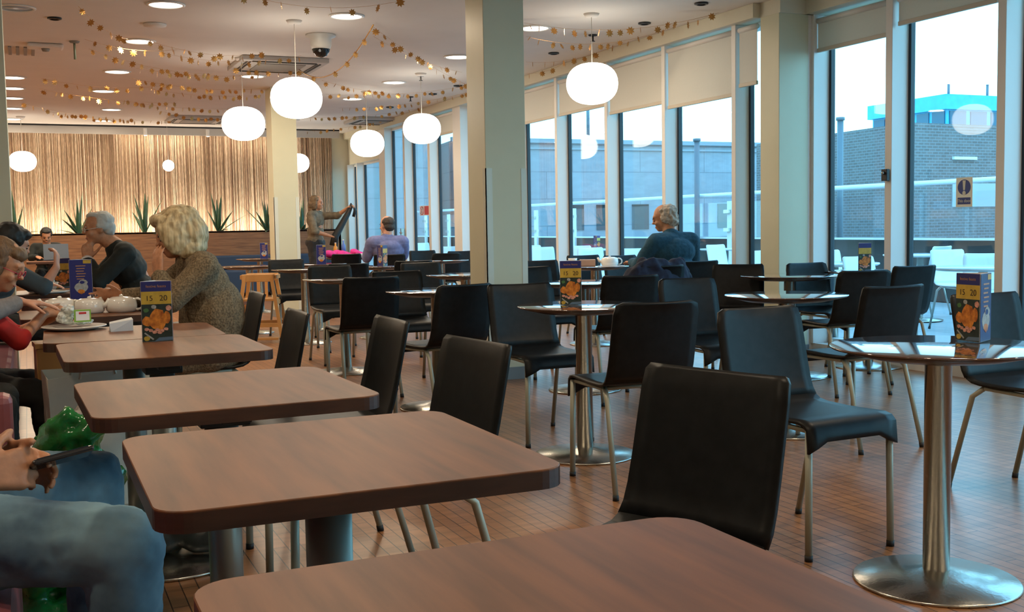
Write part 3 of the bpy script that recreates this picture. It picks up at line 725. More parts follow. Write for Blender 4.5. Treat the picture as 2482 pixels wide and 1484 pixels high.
r = empty('wooden_crate', (.06, 4.95, 0), R(4), 'pale wooden box leg unit beside the child in red', 'box'); boxo('body', (-.05, -.08, 0), (.05, .08, .66), m_beech, r, bev=.004); boxo('lid', (-.055, -.085, .66), (.055, .085, .68), m_beech, r)

# ---------------------------------------------------------------- menu cards
m_mb = mat('print_blue', (.025, .03, .16), .35); m_my = mat('print_gold', (.55, .36, .05), .4, var=.15, scale=30); m_mk = mat('print_dark', (.02, .035, .03), .4, var=.3, scale=50)
m_mo = mat('print_roast', (.62, .22, .03), .4, var=.35, scale=45, col2=(.45, .10, .015)); m_mt = mat('print_text', (.45, .22, .10), .5); m_mi = mat('print_ink', (.05, .03, .015), .5)
m_mc = mat('print_cream', (.75, .66, .50), .5); m_mg = mat('print_green', (.06, .16, .05), .5); m_mw = mat('card_white', (.75, .72, .72), .5); m_mp = mat('print_pink', (.62, .28, .20), .5, var=.3, scale=60); m_mbl = mat('print_plate', (.10, .16, .24), .4)
m_ms = mat('print_grey', (.38, .38, .36), .5, var=.25, scale=70)
def menu(p, yaw, lb, z=.7415, detail=2, H=.215, Wd=.104):
    r = empty('menu_card', (p[0], p[1], z), yaw, lb, 'menu card', None)
    h = Wd / 2; ap = Wd * .866
    tri = [(-h, 0), (h, 0), (0, ap)]
    bm = bmesh.new(); a = [bm.verts.new((x, y, 0)) for x, y in tri]; b = [bm.verts.new((x, y, H)) for x, y in tri]
    bm.faces.new(a)
    for i in range(3): bm.faces.new((a[i], a[(i + 1) % 3], b[(i + 1) % 3], b[i]))
    o = link('card', bm, m_mw, r); s = o.modifiers.new('s', 'SOLIDIFY'); s.thickness = .001
    faces = [((0, -.0006, 0), 0, 0), ((h / 2 + .0006, ap / 2 + .0003, 0), R(120), 1), ((-h / 2 - .0006, ap / 2 + .0003, 0), R(240), 1)]
    for loc, a_, kind in faces:
        rot = (0, 0, a_); w = h - .001
        def F(n, pts, m, k=1): return flat(n, pts, m, r, Vector(loc) + Matrix.Rotation(a_, 3, 'Z') @ Vector((0, -.0005 * k, 0)), rot, .0004)
        rc = lambda x0, z0, x1, z1: [(x0, z0), (x1, z0), (x1, z1), (x0, z1)]
        if kind == 0:
            F('blue_header', rc(-w, H * .83, w, H - .001), m_mb); F('gold_band', rc(-w, H * .62, w, H * .83), m_my); F('photo_ground', rc(-w, .001, w, H * .62), m_mk)
            F('roast_bird', oval(.002, H * .36, .028, .040, 14, .12, 2), m_mo, 2); F('roast_leg', oval(-.034, H * .34, .016, .018, 10, .1, 3), m_mo, 3); F('roast_leg', oval(.034, H * .40, .012, .022, 10, .1, 4), m_mo, 3)
            F('tray', [(-.01, .002), (w, .004), (w, .016), (.005, .014)], m_mbl, 2)
            if detail > 0:
                for i, (x_, z_) in enumerate(((-.036, .045), (-.022, .040), (.0, .042), (.016, .038), (.030, .044), (.008, .032), (-.010, .034))): F('garnish', oval(x_, z_, .008, .006, 8, .2, i), m_mp, 4)
                F('potato', oval(-.036, .012, .011, .009, 9, .1, 8), m_my, 3); F('herb', oval(-.036, H * .52, .010, .008, 9, .2, 9), m_mg, 2); F('printed_plate', oval(.040, H * .55, .010, .010, 9, .1, 10), m_mp, 2)
                F('knife', [(-.045, .030), (-.042, .034), (-.012, .010), (-.016, .006)], m_ms, 3); F('printed_cup', oval(-.010, H * .575, .009, .007, 10, .1, 11), m_ms, 2)
            if detail > 1:
                for s_, x_, z_, sz, mm in (('festive feasts', 0, H * .915, .0135, m_mt), ('15', -.024, H * .715, .026, m_mi), ('20', .024, H * .715, .028, m_mi)):
                    textmesh('lettering', s_, sz, mm, r, Vector(loc) + Matrix.Rotation(a_, 3, 'Z') @ Vector((x_, -.0014, z_)), (R(90), 0, a_))
        else:
            F('blue_panel', rc(-w, .001, w, H - .001), m_mb); F('gold_tab', rc(.015, H * .90, w - .003, H - .004), m_my, 2)
            for i in range(6): F('text_line', rc(-.026 + .004 * (i % 2), H * (.83 - .065 * i), .028 - .005 * (i % 3), H * (.83 - .065 * i) + .005), m_mt, 2)
            F('pale_swirl', oval(0, H * .30, .038, .030, 14, .08, 5), m_ms, 2); F('cup_ring', oval(.012, H * .43, .024, .016, 14, .05, 6), m_ms, 3); F('dark_hollow', oval(.006, H * .43, .014, .009, 12, .05, 7), m_mb, 4); F('red_detail', oval(0, H * .20, .022, .014, 12, .2, 8), m_mo, 3)
    return r
def ang(px, extra=0): return math.atan2(-YC.x * 1, YC.y) * 0 - math.atan((px - 1241) / FPX) - R(23.8) + extra
q = at(2345, 828, .74); menu((q.x, q.y), ang(2340, R(-48)), 'two-faced menu card with roast and blue side, on the nearest round table')
q = at(1384, 740, .74); menu((q.x, q.y), ang(1384, R(0)), 'roast dinner menu card on the centre round table')
q = at(383, 829, .74); menu((q.x, q.y), ang(383, R(0)), 'roast dinner menu card on the square table by the woman in tweed')
q = at(2096, 659, .74); menu((q.x, q.y), ang(2096, R(28)), 'small menu card on the round table by the glazing', detail=1)
q = at(212, 725, .74); menu((q.x, q.y), ang(212, R(120)), 'menu card turned to its blue side beside the outstretched hand', H=.235, Wd=.125)
q = at(153, 700, .74); menu((q.x, q.y), ang(153), 'menu card behind the white sugar bowl, roast side facing', detail=1)
q = at(785, 641, .74); menu((q.x, q.y), ang(785, R(120)), 'far menu card before the standing woman', detail=1)
q = at(934, 645, .74); menu((q.x, q.y), ang(934, R(64)), 'far menu card seen nearly edge-on before the man in lavender', detail=1)
q = at(645, 627, .74); menu((q.x, q.y), ang(646, R(120)), 'far menu card beside the farther pillar', detail=1)

# ---------------------------------------------------------------- tableware
def teapot(p, yaw, lb, z=.7415, s=1.0, m=m_white):
    r = empty('teapot', (p[0], p[1], z), yaw, lb, 'teapot')
    latheo('body', [(0, 0), (.058 * s, 0), (.068 * s, .010 * s), (.071 * s, .030 * s), (.068 * s, .056 * s), (.060 * s, .066 * s), (0, .066 * s)], m, r, 28)
    latheo('lid', [(.054 * s, .066 * s), (.04 * s, .072 * s), (0, .074 * s)], m, r, 24)
    bm = bmesh.new(); ell(bm, (0, 0, .077 * s), (.010 * s, .010 * s, .006 * s), n=12); link('knob', bm, m, r, smooth=True)
    tubeo('spout', [(.058 * s, 0, .030 * s), (.085 * s, 0, .042 * s), (.098 * s, 0, .070 * s)], .015 * s, m, r, 12, r1=.008 * s)
    tubeo('handle', [(-.060 * s, 0, .058 * s)] + [(-.073 * s - .026 * s * math.sin(R(a)), 0, .036 * s + .026 * s * math.cos(R(a))) for a in (0, 35, 70, 105, 140, 180)] + [(-.064 * s, 0, .016 * s)], .0055 * s, m, r, 8)
    return r
def G(px, py, z=.74): q = at(px, py, z); return (q.x, q.y)
teapot(G(146, 762), R(155), 'white teapot gripped by the child, leftmost of three', s=1.05)
teapot(G(218, 760), R(-25), 'white teapot in the middle of three', s=1.0)
teapot(G(295, 757), R(160), 'white teapot rightmost of three, beside the tall menu card', s=1.05)
teapot(G(1478, 645), R(150), 'white teapot on the old man\'s table', s=1.15)
def bowl(p, r0, h, lb, name='bowl', cat='bowl', z=.7415):
    r = empty(name, (p[0], p[1], z), 0, lb, cat)
    latheo('body', [(0, 0), (r0 * .55, 0), (r0 * .85, h * .5), (r0, h), (r0 * .94, h), (r0 * .78, h * .5), (r0 * .5, .006), (0, .006)], m_white, r, 28); return r
def plate(p, r0, lb, name='plate', z=.7415):
    r = empty(name, (p[0], p[1], z), 0, lb, 'plate'); latheo('dish', [(0, 0), (r0 * .6, 0), (r0, .014), (r0 * .99, .017), (r0 * .6, .005), (0, .005)], m_white, r, 36); return r
bowl(G(314, 746), .075, .045, 'white cup behind the rightmost teapot', 'cup', 'cup')
bowl(G(122, 706), .055, .06, 'lumpy white sugar bowl before the far roast menu card', 'sugar_bowl', 'bowl')
bowl(G(82, 708), .04, .075, 'tall white cup beside the child\'s face', 'cup', 'cup')
plate(G(120, 712), .13, 'white plate under the sugar bowl', z=.742)
bowl(G(1388, 643), .045, .065, 'pale cup behind the napkin pack on the old man\'s table', 'cup', 'cup')
r = empty('paper_pack', (*G(1424, 645.5), .7415), ang(1424), 'open peach-coloured packet on the old man\'s table', 'packet'); boxo('carton', (-.075, -.03, 0), (.075, .03, .062), mat('peach_card', (.62, .40, .30), .6), r, bev=.004)
r = empty('napkin', (*G(1483, 646), .7415), ang(1487), 'white paper napkin under the teapot of the old man', 'napkin'); boxo('sheet', (-.13, -.07, 0), (.12, .07, .003), m_mw, r)
plate(G(180, 800), .125, 'white plate heaped with clear wrappers')
m_wrap = mat('clear_wrap', (.55, .56, .52), .15, var=.4, scale=60, bump=.6)
q = G(178, 797)
r = empty('crumpled_wrapper', (q[0], q[1], .756), 0, 'crumpled clear wrapper standing on the plate', 'wrapper')
bm = bmesh.new(); rw = random.Random(4)
for i in range(9): ell(bm, (-.035 + rw.uniform(-.03, .03), rw.uniform(-.02, .02), .03 + i * .009), (.024, .02, .022), (rw.random() * 3, rw.random() * 3, 0), 10)
ell(bm, (.03, 0, .012), (.07, .03, .012), (0, 0, 0)); ell(bm, (.07, .0, .018), (.03, .02, .015))
o = fuse('film', bm, m_wrap, r, .006, 1); r.scale = (.8, .8, .68)
dt = o.modifiers.new('d', 'DISPLACE'); tx = bpy.data.textures.new('crinkle', 'CLOUDS'); tx.noise_scale = .02; dt.texture = tx; dt.strength = .015
r = empty('butter_packet', (q[0] + .035, q[1] - .045, .758), ang(190) + .1, 'small green-edged butter packet leaning on the plate', 'packet')
for n_, a_, b_, m_ in (('packet', (-.032, -.006, .012), (.032, .006, .062), mat('lime_edge', (.22, .42, .06), .4)), ('printed_face', (-.026, -.0075, .018), (.026, -.006, .056), m_mw), ('red_logo', (-.014, -.0085, .044), (.014, -.0075, .052), mat('print_red', (.5, .03, .03), .4))): boxo(n_, a_, b_, m_, r)
r = empty('folded_packet', (*G(291, 803), .7415), ang(291, R(12)), 'folded white and blue paper packet on the square table', 'packet')
bm = bmesh.new(); vs = [bm.verts.new(v) for v in ((-.04, -.03, 0), (.045, -.025, 0), (.05, .03, 0), (-.035, .03, 0), (-.045, -.025, .032), (.045, -.03, .045), (.05, .02, .05), (-.035, .02, .036))]
for q_ in ((0, 1, 2, 3), (4, 5, 6, 7), (0, 1, 5, 4), (2, 3, 7, 6), (0, 3, 7, 4)): bm.faces.new([vs[i] for i in q_])
o = link('paper', bm, mat('white_paper', (.62, .64, .66), .5), r); s = o.modifiers.new('s', 'SOLIDIFY'); s.thickness = .002
r = empty('glass_tumbler', (*G(236, 752), .7415), 0, 'small clear glass of sachets by the outstretched hand', 'glass')
latheo('tumbler', [(.025, 0), (.034, .075), (.032, .075), (.023, .003), (0, .003)], glassmat('clear_tumbler', (.9, .92, .9), 3.0), r, 20)
for i in range(4): boxo('sachet', (-.016 + .008 * i, -.012, .005), (-.012 + .008 * i, .012, .070 + .008 * (i % 2)), (m_mw, m_mp, m_ms, m_mo)[i], r)
# laptop
q = G(137, 632); r = empty('laptop', (q[0], q[1], .7415), R(180 + 2), 'open silver laptop with a glowing round mark on its lid', 'laptop')
m_al = mat('laptop_silver', (.09, .12, .16), .5)
boxo('keyboard_base', (-.17, -.26, 0), (.17, -.02, .015), m_al, r, bev=.003)
bm = bmesh.new(); box(bm, (-.17, -.004, 0), (.17, .004, .235)); o = link('lid', bm, m_al, r, bev=.003); o.location = (0, 0, .01); o.rotation_euler = (R(12), 0, 0)
bm = bmesh.new(); ell(bm, (0, .005, .12), (.017, .002, .019), n=16); ell(bm, (.006, .005, .145), (.004, .002, .008), (0, .5, 0), 8); g = link('glowing_mark', bm, emis('laptop_mark', (.7, .88, 1), 1.6), o)
# pink bundle and things on its table
q = G(835, 624); r = empty('pink_bundle', (q[0], q[1], .74), 0, 'bright magenta cloth bundle hanging over the far table edge', 'cloth')
bm = bmesh.new()
for i in range(12): ell(bm, (rw.uniform(-.24, .2), rw.uniform(-.10, .10), .03 + rw.uniform(0, .04)), (.09, .06, .035), (rw.random(), rw.random() * .4, rw.random()))
for i in range(6): ell(bm, (-.10 + .03 * i, -.34, -.04 - .02 * (i % 3)), (.04, .03, .07))
for i in range(5): ell(bm, (-.08 + .03 * i, -.22, .01), (.05, .13, .025))
fuse('cloth', bm, mat('magenta_cloth', (.62, .012, .20), .7, var=.2, scale=20), r, .012, 3)
bowl((q[0] + .2, q[1] - .12), .07, .05, 'white bowl right of the pink bundle')
for dx, lb, c_, h_ in ((-.28, 'tiny orange bottle left of the pink bundle', (.6, .25, .02), .2), (-.20, 'slim blue bottle behind the pink bundle', (.08, .16, .45), .24)):
    q2 = G(835 + (0 if dx > -.25 else -12), 619); r = empty('bottle', (q[0] + .04 + (dx + .2) * 1.4, q[1] + .19, .7415), 0, lb, 'bottle')
    latheo('body', [(0, 0), (.03, 0), (.03, h_ * .65), (.012, h_ * .8), (.012, h_ * .95), (0, h_ * .95)], mat('bottle_%d' % int(-dx * 100), c_, .25), r, 16); latheo('cap', [(0, h_ * .95), (.013, h_ * .95), (.013, h_), (0, h_)], m_mw, r, 12)

# ---------------------------------------------------------------- bags by the bench
def bag(loc, size, lb, m, seed, name='carrier_bag', knot=False, vox=.014):
    r = empty(name, (loc[0], loc[1], 0), 0, lb, 'bag'); rr = random.Random(seed); bm = bmesh.new(); sx_, sy_, sz = size
    for i in range(26):
        z = rr.random(); k = 1 - .45 * z * z
        ell(bm, (rr.uniform(-1, 1) * sx_ * .32 * k, rr.uniform(-1, 1) * sy_ * .32 * k, .06 + z * (sz - .12)), (sx_ * .22 * k, sy_ * .24 * k, sz * .17), (rr.random(), rr.random(), rr.random()), 12)
    ell(bm, (0, 0, sz * .12), (sx_ * .48, sy_ * .48, sz * .12))
    if knot: ell(bm, (sx_ * .1, 0, sz * 1.0), (.03, .03, .07)); ell(bm, (-sx_ * .1, 0, sz * 1.02), (.03, .02, .06), (0, .5, 0))
    o = fuse('plastic', bm, m, r, vox, 1)
    t = bpy.data.textures.new('fold%d' % seed, 'CLOUDS'); t.noise_scale = .045; t.noise_depth = 2; d = o.modifiers.new('d', 'DISPLACE'); d.texture = t; d.strength = .045
    for s in ((-1, 1) if knot else ()): tubeo('bag_handle', [(s * sx_ * .2, .02, sz * .86), (s * sx_ * .18, .03, sz * 1.02), (s * sx_ * .08, .02, sz * 1.08), (s * sx_ * .0, .02, sz * 1.0)], .006, m, r, 6)
    return r
m_green = mat('green_plastic', (.012, .17, .035), .18, var=.4, scale=25, bump=.5, coat=.4); m_clr = mat('milky_plastic', (.48, .44, .40), .2, var=.25, scale=25, bump=.5, coat=.4); m_wbag = mat('white_paper_bag', (.78, .72, .60), .5, var=.06, scale=10)
def bz(px, y): t_ = (px - 1241) / FPX; d = XC * t_ + YC; return (d * (y / d.y)).xy
p = bz(120, 3.25); bag((p[0], p[1]), (.34, .36, .64), 'shiny green plastic carrier bag beside the bench', m_green, 5)
p = bz(140, 3.62); bag((p[0], p[1]), (.24, .26, .60), 'milky clear plastic bag behind the green one', m_clr, 11)
p = bz(215, 4.75); r = empty('paper_bag', (p[0], p[1], 0), R(10), 'tall white shopping bag standing under the wrapper table', 'bag')
bm = bmesh.new(); vs = [bm.verts.new(v) for v in ((-.17, -.07, 0), (.17, -.07, 0), (.17, .07, 0), (-.17, .07, 0), (-.19, -.09, .56), (.19, -.085, .58), (.18, .09, .57), (-.18, .09, .58))]
for q_ in ((0, 1, 2, 3), (0, 1, 5, 4), (1, 2, 6, 5), (2, 3, 7, 6), (3, 0, 4, 7)): bm.faces.new([vs[i] for i in q_])
o = link('bag_body', bm, m_wbag, r); s = o.modifiers.new('s', 'SOLIDIFY'); s.thickness = .003
for s in (-1, 1): tubeo('cord_handle', [(-.07, s * .088, .55), (-.05, s * .07, .64), (.05, s * .07, .64), (.07, s * .088, .56)], .005, m_wbag, r, 6)
p = bz(300, 5.05); r = empty('paper_bag', (p[0], p[1], 0), R(-12), 'second pale shopping bag under the teapot table', 'bag')
bm = bmesh.new(); box(bm, (-.16, -.07, 0), (.16, .07, .54)); bm.faces.ensure_lookup_table()
o = link('bag_body', bm, m_wbag, r, bev=.006); tubeo('cord_handle', [(-.07, -.06, .53), (-.05, -.05, .62), (.05, -.05, .62), (.07, -.06, .53)], .005, m_wbag, r, 6)
p = az(438, 3.72); r = empty('black_bag', (p.x, p.y, 0), 0, 'dark bag lying on the chrome table base below the third square table', 'bag')
bm = bmesh.new()
for i in range(9): ell(bm, (rw.uniform(-.10, .10), rw.uniform(-.06, .06), .11 + rw.uniform(-.03, .03)), (.08, .06, .055), (rw.random(), 0, rw.random()))
fuse('body', bm, mat('dark_leather', (.02, .022, .02), .35, bump=.2, scale=25), r, .012, 2)

# ---------------------------------------------------------------- outside: terrace, railing, buildings
m_deck = brickmat('terrace_paving', (.34, .35, .34), (.30, .31, .30), (.2, .2, .2), .6, .6, .006, .7)
m_conc = brickmat('grey_cladding', (.36, .36, .38), (.33, .33, .35), (.24, .24, .26), 3.2, 1.1, .02, .8, rot=(R(90), 0, 0))
m_brick = brickmat('brown_brick', (.20, .165, .15), (.15, .12, .11), (.25, .25, .25), .23, .08, .012, .85, rot=(R(90), 0, 0))
m_up = mat('dark_upstand', (.05, .042, .036), .7, var=.3, scale=2)
struct(boxo('ground', (XB + .06, -20, -.06), (70, 90, -.01), m_deck), 'grey paved roof terrace outside the glazing')
struct(boxo('wall_terrace', (11.35, 0, 0), (11.6, 34, .84), m_up), 'dark low upstand wall carrying the glass balustrade')
r = empty('balustrade', (11.3, 0, 0), 0, 'white tubular handrail with glass panels along the terrace edge', 'railing')
tubeo('handrail', [(0, 1, 1.62), (0, 34, 1.62)], .035, mat('rail_white', (.85, .88, .9), .3), r)
for y in range(2, 34, 2):
    boxo('post', (-.05, y * 1.0 - .07, .0), (.0, y * 1.0 + .07, 1.50), m_frame, r)
    for z_ in (1.32, 1.0): boxo('clamp', (-.10, y - .045, z_ - .03), (.02, y + .11, z_ + .03), m_steel, r)
    boxo('glass_panel', (-.02, y + .12, .88), (-.01, y + 1.88, 1.48), m_glass, r)
boxo('bottom_rail', (-.03, 1, .84), (.0, 34, .87), m_frame, r)
def bldg(name, pts, z0, z1, m, lb, cat='building'):
    bm = bmesh.new(); P = [xz(*p) for p in pts]; a = [bm.verts.new((p.x, p.y, z0)) for p in P]; b = [bm.verts.new((p.x, p.y, z1)) for p in P]
    bm.faces.new(a); bm.faces.new(b)
    for i in range(len(P)): bm.faces.new((a[i], a[(i + 1) % len(P)], b[(i + 1) % len(P)], b[i]))
    r = empty(name, (0, 0, 0), 0, lb, cat); link('walls', bm, m, r); return r
r = bldg('grey_building', [(-2.2, 43.0), (11.4, 49.0), (9.4, 56), (-4.2, 50)], 0, 4.52, m_conc, 'long low grey-clad building beyond the terrace')
P0, P1 = xz(-2.2, 43.0), xz(11.4, 49.0); dd = (P1 - P0).normalized(); nn = Vector((dd.y, -dd.x, 0))
def onwall(r_, P0_, dd_, nn_, s0, s1, z0, z1, name, m, th=.05):
    bm = bmesh.new(); a = P0_ + dd_ * s0; b = P0_ + dd_ * s1
    vs = [bm.verts.new((p.x, p.y, z)) for z in (z0, z1) for p in (a, b, b + nn_ * th, a + nn_ * th)]
    for q_ in ((0, 1, 2, 3), (4, 5, 6, 7), (0, 1, 5, 4), (1, 2, 6, 5), (2, 3, 7, 6), (3, 0, 4, 7)): bm.faces.new([vs[i] for i in q_])
    return link(name, bm, m, r_)
onwall(r, P0, dd, nn, -.1, 14.9, 4.45, 4.62, 'coping', mat('coping_metal', (.30, .31, .33), .5), .15); onwall(r, P0, dd, nn, 0, 14.8, 4.20, 4.28, 'string_course', mat('coping_metal', (0, 0, 0)), .08)
m_dwin = mat('dark_window', (.03, .035, .04), .15)
for s0 in (4.9, 6.3, 8.0, 9.5, 12.3, 13.3): onwall(r, P0, dd, nn, s0, s0 + .8, .9, 1.95, 'window', m_dwin)
r = bldg('tall_grey_block', [(-16, 34), (-2.6, 40.5), (-4.5, 47), (-18, 41)], 0, 13, m_conc, 'tall grey block beyond the far terrace doors')
r = bldg('brick_building', [(10.77, 29.6), (8.3, 37.0), (14, 41), (20, 34.3)], 0, 3.72, m_brick, 'brown brick building with its corner toward us beyond the glazing')
Pb = xz(10.77, 29.6); d2 = (xz(20, 34.3) - Pb).normalized(); n2 = Vector((d2.y, -d2.x, 0))
onwall(r, Pb, d2, n2, 1.6, 2.5, 2.75, 2.83, 'light_strip', mat('strip_white', (.8, .82, .84), .4), .08); onwall(r, Pb, d2, n2, 1.6, 3.4, 1.45, 2.1, 'pale_patch', mat('patch_grey', (.42, .42, .42), .8), .03)
m_teal = mat('turquoise_roof', (.03, .42, .62), .4, var=.08, scale=3)
r = bldg('turquoise_rooftop', [(21.4, 62.5), (19.3, 58 + 7.5), (28, 70), (33.5, 66.5)], 0, 7.4, m_teal, 'turquoise clad rooftop storey above the brick building')
r = [o for o in bpy.data.objects if o.name.startswith('turquoise_rooftop')][0]
bpy.data.objects.remove([c for c in bpy.data.objects if c.parent == r][0])
A_, B_, C_, D_ = xz(21.6 + 2.2, 60), xz(21.6, 65.5), xz(30, 71), xz(35, 65)
bm = bmesh.new()
def prism(bm, P, z0, z1, mi=0):
    a = [bm.verts.new((p.x, p.y, z0)) for p in P]; b = [bm.verts.new((p.x, p.y, z1)) for p in P]
    for f in [bm.faces.new(a), bm.faces.new(b)] + [bm.faces.new((a[i], a[(i + 1) % len(P)], b[(i + 1) % len(P)], b[i])) for i in range(len(P))]: f.material_index = mi
prism(bm, [A_, B_, C_, D_], 0, 7.05); link('walls', bm, m_teal, r)
bm = bmesh.new(); k = (A_ + C_) / 2; prism(bm, [k + (p - k) * 1.06 for p in (A_, B_, C_, D_)], 7.05, 7.85); link('roof_fascia', bm, m_teal, r)
for (p0, p1, n_) in ((B_, A_, 5), (A_, D_, 8)):
    d_ = (p1 - p0); L = d_.length; d_.normalize(); nn_ = Vector((d_.y, -d_.x, 0))
    if nn_.dot(-p0) < 0: nn_ = -nn_
    for i in range(n_): onwall(r, p0, d_, nn_, L * (i + .12) / n_, L * (i + .9) / n_, 6.2, 6.98, 'window', mat('dusk_window', (.01, .10, .16), .2), .06)
for px, y0, y1, Z, lb in ((1692, 345, 590, 20, 'slim dark lamp post beyond the second glazed bay'), (2037, 295, 590, 18, 'slim dark lamp post beyond the first right bay'), (1431, 262, 345, 46.5, 'thin mast on the grey building roof'),
                          (2296, 205, 240, 62, 'thin mast at the corner of the turquoise rooftop'), (2389, 212, 245, 63, 'thin mast right on the turquoise rooftop'), (1372, 480, 590, 20, 'thin post beyond the pane right of the central pillar')):
    q = az(px, Z); z1 = zat(px, y0, Z); z0 = 0 if y1 > 500 else (4.5 if px < 2000 else 7.8)
    r = empty('post', (q.x, q.y, 0), 0, lb, 'post'); tubeo('shaft', [(0, 0, z0), (0, 0, z1)], .05 if Z < 30 else .07, mat('post_grey', (.12, .15, .17), .5), r, 8); tubeo('cap', [(0, 0, z1), (0, 0, z1 + .05)], .07 if Z < 30 else .075, mat('post_grey', (0, 0, 0)), r, 8)
# terrace furniture
wc = None; TG = 'white terrace chairs beyond the glazing'
for i, (px, Z, f, lb) in enumerate(((2035, 11.6, (.3, -.95), 'white terrace chair beyond the first right bay'), (2335, 11.0, (.2, -.98), 'grey-white terrace chair with dipping back, below the blue sign'), (2400, 9.6, (-.3, -.95), 'white terrace chair nearest the right edge'),
                               (2140, 9.4, (.5, -.85), 'white terrace chair behind the small menu card'), (2235, 12.9, (-.6, .8), 'white terrace chair under the round terrace table by the sign'), (1770, 15.6, (.6, -.8), 'white terrace chair left of the corner pillar, farther'),
                               (1845, 11.8, (.3, -.95), 'white terrace chair just left of the corner pillar'), (1560, 14, (.2, -.98), 'white terrace chair beyond the man in teal\'s table'), (1590, 12.6, (-.5, -.85), 'second white terrace chair beyond the man in teal\'s table'),
                               (1450, 15.0, (.3, -.95), 'white terrace chair right of the central bay frame'), (1395, 16.5, (-.3, -.95), 'white terrace chair beyond the second bay from the pillar'), (1330, 16, (.3, -.95), 'white terrace chair just right of the broad pillar'),
                               (1290, 17.5, (.1, -.99), 'white terrace chair farthest by the broad pillar'), (1100, 17.8, (.3, -.95), 'white terrace chair beyond the pane left of the broad pillar'), (1120, 20.5, (-.3, -.95), 'second white terrace chair left of the broad pillar'),
                               (1028, 22.5, (.3, -.95), 'white terrace chair beyond the far door'), (985, 25, (.2, -.98), 'white terrace chair beyond the farthest door leaf'))):
    q = az(px, Z); fw = XC * f[0] + YC * f[1]; a = math.atan2(-fw.x, fw.y)
    if wc is None: wc = chair(lb, m_wshell, None, .02, m_steel, 'terrace_chair'); wc.location = (q.x, q.y, 0); wc.rotation_euler = (0, 0, a)
    else: dup(wc, (q.x, q.y, 0), a, lb)
wt = None; m_ttop = mat('pale_terrace_top', (.62, .66, .66), .15, coat=.5)
for px, Z, lb in ((2232, 12.2, 'round pale terrace table below the blue sign, farther'), (2385, 8.75, 'large round pale terrace table at the right edge'), (2025, 10.1, 'round pale terrace table beyond the small menu card'), (1540, 15.9, 'round pale terrace table beyond the man in teal'),
                  (1762, 16.4, 'round pale terrace table behind the man in teal\'s shoulder'), (1455, 17.5, 'round pale terrace table with the pink-topped card')):
    q = az(px, Z)
    if wt is None:
        wt = empty('terrace_table', (q.x, q.y, 0), 0, lb, 'table')
        latheo('tabletop', [(0, .715), (.38, .715), (.40, .728), (.395, .74), (0, .74)], m_ttop, wt, 48); latheo('pedestal', [(0, .02), (.035, .02), (.035, .715), (0, .715)], m_steel, wt); latheo('base', [(0, 0), (.25, 0), (.25, .01), (.05, .03), (0, .03)], m_steel, wt)
    else: dup(wt, (q.x, q.y, 0), 0, lb)
q = az(1453, 17.3); menu((q.x, q.y), ang(1453, R(60)), 'far menu card standing on a terrace table', detail=0, z=.742)

# signs on the glass
def mandatory():
    y = 5.80; zt = zat(2337, 431, 7.78); zb = zat(2337, 502, 7.78)
    t_ = (2337 - 1241) / FPX; d = XC * t_ + YC; y = (d * ((XB - .006) / d.x)).y; Zd = (XB - .006) / d.x
    zt = zat(2337, 431, Zd); zb = zat(2337, 502, Zd); w = (zt - zb) * .36
    r = empty('window_sign', (XB - .0065, y, 0), R(-90), 'blue and cream mandatory sign with exclamation mark on the right pane', 'sign')
    H = zt - zb; cz = (zt + zb) / 2
    flat('sign_board', [(-w, zb), (w, zb), (w, zt), (-w, zt)], mat('sign_cream', (.88, .85, .70), .5), r, (0, 0, 0), (0, 0, 0))
    mbl = mat('sign_blue', (.012, .04, .22), .4)
    flat('blue_disc', oval(0, cz + H * .17, w * .78, H * .26, 32), mbl, r, (0, -.001, 0), (0, 0, 0)); flat('blue_label', [(-w * .78, zb + H * .09), (w * .78, zb + H * .09), (w * .78, zb + H * .32), (-w * .78, zb + H * .32)], mbl, r, (0, -.001, 0), (0, 0, 0))
    mwh = mat('sign_white', (.7, .68, .55), .5)
    flat('mark_bar', [(-.008, cz + H * .07), (.008, cz + H * .07), (.014, cz + H * .40), (-.014, cz + H * .40)], mwh, r, (0, -.002, 0), (0, 0, 0)); flat('mark_dot', oval(0, cz - H * .03, .015, .017, 16), mwh, r, (0, -.002, 0), (0, 0, 0))
    textmesh('lettering', 'This door', .032, mwh, r, (0, -.002, zb + H * .205), (R(90), 0, 0))
mandatory()
t_ = (1048 - 1241) / FPX; d = XC * t_ + YC; d2_ = d * ((XA - .006) / d.x); zt, zb = zat(1048, 498, d2_.dot(YC)), zat(1048, 522, d2_.dot(YC)); H = zt - zb; cz = (zt + zb) / 2
r = empty('door_sign', (XA - .0065, 16.55, 0), R(-90), 'white and red no smoking sign on the far terrace door glass', 'sign')
flat('sign_board', [(-.26, zb), (.26, zb), (.26, zt), (-.26, zt)], mat('sign_paper', (.7, .72, .75), .4), r, (0, 0, 0), (0, 0, 0))
mrd = mat('sign_red', (.55, .02, .03), .4)
flat('red_ring', oval(-.15, cz, .095, H * .44, 28), mrd, r, (0, -.001, 0), (0, 0, 0)); flat('ring_inside', oval(-.15, cz, .075, H * .35, 28), mat('sign_paper', (0, 0, 0)), r, (0, -.002, 0), (0, 0, 0))
flat('cigarette', [(-.20, cz - .05), (-.19, cz - .06), (-.10, cz + .05), (-.11, cz + .06)], m_black, r, (0, -.003, 0), (0, 0, 0)); flat('slash', [(-.21, cz + .05), (-.20, cz + .06), (-.09, cz - .05), (-.10, cz - .06)], mrd, r, (0, -.0035, 0), (0, 0, 0))
flat('red_panel', [(-.03, zb + .01), (.245, zb + .01), (.245, zt - .01), (-.03, zt - .01)], mrd, r, (0, -.001, 0), (0, 0, 0))

